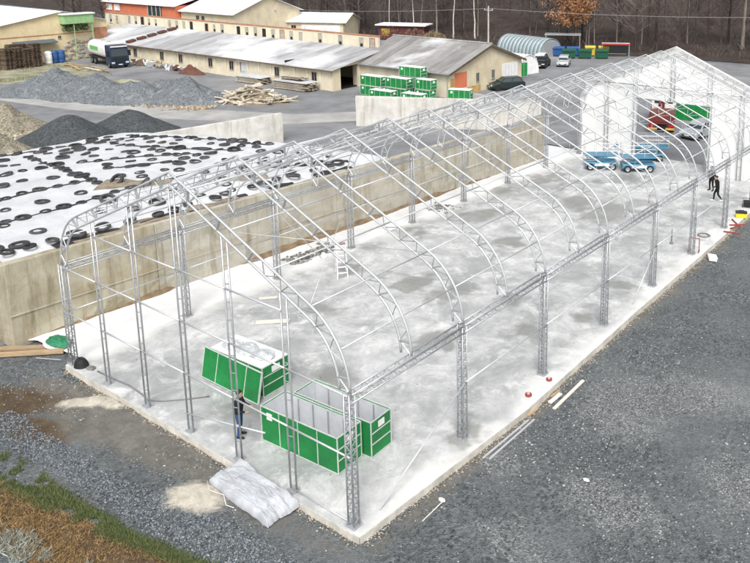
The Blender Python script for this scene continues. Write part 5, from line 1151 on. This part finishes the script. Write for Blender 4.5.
# pallets, tank and barrels before it
t = thing('pallet_stack', 'tall stack of dark wooden pallets before the yellow building', 'pallets', (-106.4,38.2,GZ), .05)
pm_ = MB()
for y in (0,.55,1.1): pm_.box(0,1.2,y,y+.12,0,.1)
for k in range(5): pm_.box(k*.26,k*.26+.16,0,1.22,.1,.14)
pm_ = pm_.mesh('pallet'); pm_.materials.append(M('pallet_wood', (.13,.095,.07), .9, 0, .3, 3, rnd=.4))
for ix in range(2):
    for iy in range(4):
        for k in range(18+rr.randint(-3,3)): o = obj('pallet', pm_, None, t); o.location = (ix*1.3+rr.uniform(-.05,.05), -2.6+iy*1.28+rr.uniform(-.06,.06), k*.16); o.rotation_euler = (0,0,rr.uniform(-.05,.05))
for k, (x, y, m_, lab) in enumerate(((-105.8,43.4,MBB,'blue plastic drum before the yellow building, left'),(-105.6,44.3,MBB,'blue plastic drum before the yellow building, right'),(-105.4,42.3,MLID,'white tank standing between the pallets and the blue drums'))):
    o = MB().lathe([(.3,0),(.5,.03),(.52,.4),(.49,.44),(.52,.5),(.52,1.3),(.49,1.35),(.5,1.42),(.5,1.75),(.25,1.9),(.1,1.92)], 14).build('drum', m_, smooth=True); o.location = (x,y,GZ+.03); tag(o, lab, 'drum')
# ---------------- orange and cream buildings behind
t = thing('orange_building', 'building with orange upper floor and snowy roof behind the barn', 'building', (-120,73,GZ))
MB().box(-25,0,0,11,0,3.75).build('lower_wall', MPC, t); MB().box(-25,0,-.06,11,3.75,6.15).build('upper_wall', MOR, t)
sheet_roof(t, (-25.5,-.6,6.1), (.5,-.6,6.1), (-25.5,5.5,7.6), 10, MRS, wave=False); sheet_roof(t, (-25.5,11.6,6.1), (.5,11.6,6.1), (-25.5,5.5,7.6), 10, MRS, wave=False)
for x in (-22.6,-20.9,-18.6,-17.0): win(t, (x,-.001,2.4), .95,1.35,'y',-1,MDRK)
for x in (-22.8,-19.9): win(t, (x,-.062,5.1), 1.9,1.1,'y',-1,MPLC,MPLC,1)
MB().box(-8.6,-4.4,-.3,-.064,3.7,6.1).build('window_bay', MGL, t); 
for x in (-8.6,-7.2,-5.8,-4.4): MB().box(x-.12,x+.12,-.36,-.302,3.7,6.1).build('mullion', MWF, t)
t = thing('cream_house', 'big cream gabled building with white roof behind the barn', 'building', (-104,74,GZ))
MB().prism([(0,0),(15,0),(15,5.4),(7.5,8.1),(0,5.4)], -.4, 0, 'x').build('gable_wall', MCR, t); MB().box(-15.8,-.4,0,.4,0,5.4).build('side_wall', MCR, t); MB().box(-15.8,-.4,14.6,15,0,5.4).build('side_wall', MCR, t)
sheet_roof(t, (-15.9,-.7,5.25), (.6,-.7,5.25), (-15.9,7.5,8.25), 8, MRS, wave=False); sheet_roof(t, (-15.9,15.7,5.25), (.6,15.7,5.25), (-15.9,7.5,8.25), 8, MRS, wave=False)
for x in (-10.6,-9.0): win(t, (x,-.001,4.0), .85,1.2,'y',-1,MDRK)
# ---------------- small house with the signboard
t = thing('sign_house', 'low pale house with a white signboard of red lettering', 'house', (-104.3,86.0,GZ), .45)
MB().box(0,11.5,0,.3,0,3.3).build('front_wall', MCR, t); MB().prism([(0,0),(8,0),(8,3.3),(4,4.5),(0,3.3)], -.0, .3, 'x').build('side_gable', MCR, t); MB().prism([(0,0),(8,0),(8,3.3),(4,4.5),(0,3.3)], 11.2, 11.5, 'x').build('side_gable', MCR, t)
MB().box(0,11.5,7.7,8,0,3.3).build('rear_wall', MCR, t)
sheet_roof(t, (-.5,-.6,3.2), (12,-.6,3.2), (-.5,4,4.75), 6, MRS, wave=False); sheet_roof(t, (-.5,8.6,3.2), (12,8.6,3.2), (-.5,4,4.75), 6, MRS, wave=False)
win(t, (1.4,-.001,1.9), .9,1.3,'y',-1,MDRK); 
sb = MB().box(3.0,10.6,-.09,-.02,.9,2.75).build('signboard', MPLC, t)
for k in range(6):
    pass
MPK = M('faded_red', (.78,.42,.42), .7)
def letters(txt, size, loc, rot, mat, parent, name='lettering'):
    cu = bpy.data.curves.new(name, 'FONT'); cu.body = txt; cu.size = size; cu.extrude = .01
    o = bpy.data.objects.new('tmp', cu); COL.objects.link(o); dg = bpy.context.evaluated_depsgraph_get(); me = bpy.data.meshes.new_from_object(o.evaluated_get(dg)); bpy.data.objects.remove(o)
    o = obj(name, me, mat, parent); o.location = loc; o.rotation_euler = rot; return o
MB().prism([(3.5,1.1),(3.85,1.1),(3.75,2.4),(3.6,2.4)], -.11, -.092, 'y').build('emblem', MPK, sb); MB().prism([(3.3,1.1),(4.3,1.1),(4.0,1.5)], -.112, -.094, 'y').build('emblem', MPK, sb)
for k, x in enumerate((4.6,5.0,5.35,5.8,6.2,7.6,7.95,8.4,8.8,9.2)): MB().box(x,x+.09,-.11,-.092,1.6,2.0+.1*(k%3)).box(x+.13,x+.24+.04*(k%2),-.11,-.092,1.6+.12*(k%3),1.7+.12*(k%3)).build('letter', MPK, sb)
t = thing('side_shed', 'small grey shed wing left of the signboard house', 'shed', (-113.5,84.6,GZ), .12)
MB().prism([(0,0),(6.6,0),(6.6,3.0),(3.2,3.9),(0,3.0)], 0, 6, 'y').build('shed_wall', MCR, t); win(t, (4.9,-.001,1.9), 1.5,1.4,'y',-1,MDRK); win(t, (2.9,-.001,2.0), .5,1.4,'y',-1,MDRK)
MB().prism([(-.3,2.95),(3.2,4.0),(6.9,2.95),(6.9,3.05),(3.2,4.12),(-.3,3.05)], -.4, 6.2, 'y').build('shed_roof', MRS, t)
t = thing('far_shed', 'flat roofed dark shed at the edge of the wood', 'shed', (-90,96,GZ), .4)
MB().box(0,9,0,4,0,2.6).build('shed_wall', M('maroon_board', (.13,.05,.05), .8, 0, .3, 1), t); MB().box(-.5,9.5,-.6,4.3,2.6,2.8).build('shed_roof', MRS, t); MB().box(.6,2.2,-.05,-.004,.6,2.0).build('panel', MBY, t)
# ---------------- arched hut and tunnel tent
def arched(name, label, cat, loc, rz, wd, ht, L, mat, endmat, ribs=12):
    t = thing(name, label, cat, loc, rz); n_ = 14; pr = [(wd/2*math.cos(math.pi*k/n_), ht*abs(math.sin(math.pi*k/n_))**.8) for k in range(n_+1)]
    for k in range(ribs):
        m = MB(); y0, y1 = L*k/ribs, L*(k+1)/ribs-.02; vs = [(x,y0,z) for x,z in pr]+[(x,y1,z) for x,z in pr]+[(x*.97,y0,z*.97) for x,z in pr]+[(x*.97,y1,z*.97) for x,z in pr]; c_ = n_+1
        m.add(vs, [(j,j+1,c_+j+1,c_+j) for j in range(n_)]+[(2*c_+j,2*c_+j+1,3*c_+j+1,3*c_+j) for j in range(n_)]+[(j,j+1,2*c_+j+1,2*c_+j) for j in range(n_)]+[(c_+j,c_+j+1,3*c_+j+1,3*c_+j) for j in range(n_)])
        m.build('shell_panel', mat, t, True)
    MB().prism([(x*.95,z*.95) for x,z in pr], .1, .2, 'y').build('end_wall', endmat, t); MB().prism([(x*.95,z*.95) for x,z in pr], L-.2, L-.1, 'y').build('end_wall', endmat, t)
    return t
MHU = M('hut_sheet', (.33,.4,.42), .55, .2, .15, 1.2)
h_ = arched('arched_hut', 'grey green arched metal hut beside the parked cars', 'hut', (-50.3,93.6,GZ), math.radians(78), 5.2, 2.95, 10, MHU, MHU)
MB().box(-1.4,1.4,.04,.09,0,2.4).build('door', MGA, h_)
arched('tunnel_tent', 'white tunnel tent at the far corner of the cream barn', 'tent', (-43.2,76.2,GZ), math.radians(82), 4.2, 2.75, 6, MLID, MLID, 8)
t = thing('carport', 'flat grey carport roof behind the arched hut', 'carport', (-52.0,100.2,GZ), .5)
MB().box(-3,3,-1.4,1.4,2.9,3.02).build('flat_roof', MGA, t)
for x in (-2.8,2.8):
    for y in (-1.3,1.3): MB().tube((x,y,0),(x,y,2.9),.07,6).build('post', MGA, t)
# ---------------- utility poles and wires
MPO = M('pole_wood', (.5,.47,.42), .9, 0, .2, 2)
def pole(x, y, h, lab):
    t = thing('utility_pole', lab, 'pole', (x,y,GZ)); MB().tube((0,0,0),(0,0,h),.16,8,.11).build('mast', MPO, t); MB().box(-.9,.9,-.06,.06,h-.6,h-.48).build('cross_arm', MPO, t)
    for a_ in (-.8,0,.8): MB().lathe([(.04,0),(.07,.06),(.05,.16)], 8, (a_,0,h-.48 if a_ else h)).build('insulator', MLID, t)
    return t
pole(-62.5,93.5,7.4,'pale utility pole behind the ridge of the cream barn'); pole(-104.5,83.0,6.2,'concrete pole standing before the signboard'); pole(-109,85,9.5,'tall white pole between the gabled building and the wood')
def wire(p, q, sag, lab):
    P_ = Vector(p); Q_ = Vector(q); o = MB().path([P_.lerp(Q_,k/20)-Vector((0,0,sag*4*(k/20)*(1-k/20))) for k in range(21)], .03, 4).build('overhead_wire', MGA); tag(o, lab, 'wire')
wire((-104.5,83,5.6),(-62.5,93.5,6.9),.5,'overhead wire from the signboard pole to the barn pole'); wire((-62.5,93.5,6.9),(-5,112,7.4),.8,'overhead wire from the barn pole along the wood')
# ================================================================== WOOD
def tree_arrays(seed, h=14., r=.16, lean=.04, crown=.42, nb=64, twigs=5, spread=.42):
    """bare tree: returns trunk (v,f) and crown (v,f) as triangle arrays"""
    rg = random.Random(seed); T = MB(); C_ = MB(); pts = []; x = y = 0
    dx, dy = rg.gauss(0,lean), rg.gauss(0,lean)
    for k in range(9):
        z = h*k/8; pts.append(Vector((x,y,z))); x += dx*h/8+rg.gauss(0,.07); y += dy*h/8+rg.gauss(0,.07)
    T.path(pts, r, 6, False, [r*(1.25 if k == 0 else 1)*(1-k/8*.85) for k in range(9)])
    for k in range(nb):
        f_ = crown+(1-crown)*rg.random()**.8 if rg.random() < .85 else rg.uniform(.15,crown)
        i = min(7,int(f_*8)); p = pts[i].lerp(pts[i+1], f_*8-i); a = rg.uniform(0,6.28); up_ = rg.uniform(.35,1.1)
        L = h*spread*(1.05-f_*.8)*rg.uniform(.5,1); d = Vector((math.cos(a),math.sin(a),up_)).normalized(); q = p+d*L*.55+Vector((0,0,L*.05)); e = q+(d+Vector((rg.gauss(0,.3),rg.gauss(0,.3),.35))).normalized()*L*.5
        rb = max(.018, r*.34*(1-f_*.7)); C_.tube(p,q,rb,3,rb*.6,False); C_.tube(q,e,rb*.6,3,.008,False)
        for j in range(twigs):
            s = p.lerp(q,rg.uniform(.4,1)) if rg.random() < .4 else q.lerp(e,rg.random()); dd = (d+Vector((rg.gauss(0,.7),rg.gauss(0,.7),rg.gauss(.25,.4)))).normalized(); C_.tube(s,s+dd*L*rg.uniform(.25,.6),.02,3,.006,False)
    return T, C_
MBK1 = M('bark_dark', (.06,.048,.043), .95, 0, .35, 1.5, stretch=(3,3,.5), rnd=.35); MTWG = M('twig', (.1,.083,.077), .95, 0, .3, 2, rnd=.3); MBIR = M('birch_bark', (.6,.57,.52), .8, 0, .25, 2.2, stretch=(1,1,3), grime=.5, gcol=(.08,.07,.06))
MBK2 = M('bark_grey', (.19,.165,.145), .95, 0, .35, 1.5, stretch=(3,3,.5), rnd=.35); MTWG2 = M('twig_grey', (.15,.125,.115), .95, 0, .3, 2, rnd=.3)
VARS = []
for k in range(6):
    T, C_ = tree_arrays(700+k, random.choice((13,15,17,19)), random.uniform(.13,.24), .03, random.uniform(.2,.45), 64, 8)
    a = T.mesh('trunk', True); a.materials.append(MBK1 if k % 2 else MBK2); b_ = C_.mesh('crown'); b_.materials.append(MTWG if k % 3 else MTWG2); VARS.append((a,b_,T,C_))
rf = random.Random(77)
def place_tree(x, y, k, s, lab, grp, name='bare_tree'):
    t = thing(name, lab, 'tree', (x,y,GZ-.1+max(0,(y-112)*.082)), rf.uniform(0,6.28), grp); t.scale = (s,s,s*rf.uniform(.9,1.15)); obj('trunk', VARS[k][0], None, t); obj('crown', VARS[k][1], None, t)
def edge_y(x): return float(np.interp(x, [-240,-120,-95,-60,-30,60], [108,98,97.5,102.5,107,115]))
def zn(x): return 'behind the signboard house' if x < -98 else 'above the cream barn roof' if x < -62 else 'behind the hut and the bins' if x < -38 else 'behind the hall gable peak' if x < -15 else 'at the right picture edge'
for k in range(125):
    x = rf.uniform(-125,32); y = edge_y(x)+rf.uniform(.5,16); place_tree(x, y, rf.randrange(6), rf.uniform(.75,1.15), 'bare dark tree of the wood edge '+zn(x), 'bare trees '+zn(x))
# individually recognisable trees
def special(name, lab, x, y, seed, h, r, mat, tw, crown=.5, lean=.03, nb=40):
    T, C_ = tree_arrays(seed, h, r, lean, crown, nb, 5); t = thing(name, lab, 'tree', (x,y,GZ-.1)); T.build('trunk', mat, t, True); C_.build('crown', tw, t); return t
special('birch_tree', 'white birch trunk rising above the left part of the cream barn roof', -77.6,103.2, 801, 14,.16, MBIR, MTWG); special('birch_tree', 'white forked birch right of the other birch above the barn roof', -73.6,104.6, 802, 14,.17, MBIR, MTWG, .45)
special('birch_tree', 'slim pale birch above the right end of the long barn', -92.5,101.5, 803, 13,.13, MBIR, MTWG); special('birch_tree', 'slim pale birch left of the barn ridge', -87,102.5, 804, 13,.12, MBIR, MTWG)
special('birch_tree', 'pale birch deep in the wood at the right edge', -13,121, 805, 17,.15, MBIR, MTWG); special('bare_tree', 'thick pale trunk standing behind the hall gable peak', -27,116, 806, 19,.36, M('pale_bark', (.24,.21,.17), .9, 0, .3, 1.5, stretch=(3,3,.5)), MTWG)
special('bare_tree', 'big dark tree behind the signboard house', -101,99, 807, 17,.42, MBK1, MTWG, .2, .02, 60)
for k, x in enumerate((-150,-143,-158,-166,-138)): special('bare_tree', ['first','second','third','fourth','fifth'][k]+' bare tree behind the yellow building roof, counted as they stand apart', x, 70+k*1.7, 820+k, 12+k,.28, MBK1, MTWG, .2, .05, 50)
# oak with brown leaves
T, C_ = tree_arrays(810, 13, .3, .02, .3, 70, 6, .5); t = thing('oak_tree', 'oak still holding orange brown leaves before the dark wood', 'tree', (-51.5,103.5,GZ-.1)); T.build('trunk', MBK1, t, True); C_.build('crown', MTWG, t)
ve = np.array(C_.v); n = 9000; pk = ve[RNG.integers(0,len(ve),n)]+RNG.normal(0,.28,(n,3)); k = pk[:,2] > 4.2; pk = pk[k]
lv = blades('leaves', pk[:,0], pk[:,1], pk[:,2], RNG.uniform(.15,.3,len(pk)), .2, stone_mat('oak_leaf', (.2,.09,.035), (.55,.28,.14)), 1.2); lv.parent = t; lv['kind'] = 'stuff'
# the mass of the wood behind
V = []; Fq = []; off = 0
base = []
for (a, b_, T, C_) in VARS:
    v = np.array(T.v+C_.v); f = [q for q in T.f]+[tuple(i+len(T.v) for i in q) for q in C_.f]; base.append((v, np.array(f)))
for k in range(430):
    x = rf.uniform(-330,75); e = edge_y(x); y = e+12+150*rf.random()**1.25; v, f = base[rf.randrange(6)]; a = rf.uniform(0,6.28); s = rf.uniform(.75,1.2); c_, s_ = math.cos(a)*s, math.sin(a)*s
    P = np.c_[v[:,0]*c_-v[:,1]*s_+x, v[:,0]*s_+v[:,1]*c_+y, v[:,2]*s+GZ-.1+max(0,(y-112)*.082)]; V.append(P); Fq.append(f+off); off += len(P)
o = from_np('forest_mass', np.concatenate(V), np.concatenate(Fq), MTWG); stuff(o, 'mass of bare winter trees filling the wood behind', 'wood')
# undergrowth
n = 26000; xs = RNG.uniform(-210,70,n); ey = np.interp(xs, [-240,-120,-95,-60,-30,60], [108,98,97.5,102.5,107,115]); ys = ey+.3+60*RNG.uniform(0,1,n)**1.6
stuff(blades('undergrowth', xs, ys, GZ-.1+np.maximum(0,(ys-112)*.082), RNG.uniform(.3,2.6,n)*RNG.uniform(.3,1,n), .07, stone_mat('brush_stem', (.03,.024,.022), (.17,.125,.105)), .9), 'bare brushwood and saplings under the trees', 'brush')
def shrub(x, y, h, wd, lab, c0, c1, seed):
    rg = np.random.default_rng(seed); n = 900; a = rg.uniform(0,6.28,n); r = np.sqrt(rg.uniform(0,1,n))*wd
    t = thing('shrub', lab, 'shrub', (x,y,GZ)); st_ = MB()
    for k in range(9): q = rg.uniform(-1,1,2)*wd*.6; st_.tube((0,0,0),(q[0],q[1],h*.8),.04,4,.01)
    st_.build('stems', MBK1, t); o = blades('foliage', r*np.cos(a), r*np.sin(a), rg.uniform(.1,1,n)*h*.8*(1-(r/wd)**2*.6), rg.uniform(.2,.5,n), .12, stone_mat('shrub_%d'%seed, c0, c1), 1.0); o.parent = t
shrub(-87,97,3.2,2.6,'reddish brown shrub behind the clerestory wall', (.09,.035,.03), (.26,.12,.1), 1); shrub(-83,98.5,2.8,2.4,'russet shrub right of the reddish one', (.12,.06,.04), (.34,.22,.15), 2); shrub(-79,99,2.4,2.2,'yellow brown shrub left of the barn ridge', (.16,.12,.06), (.42,.34,.2), 3)
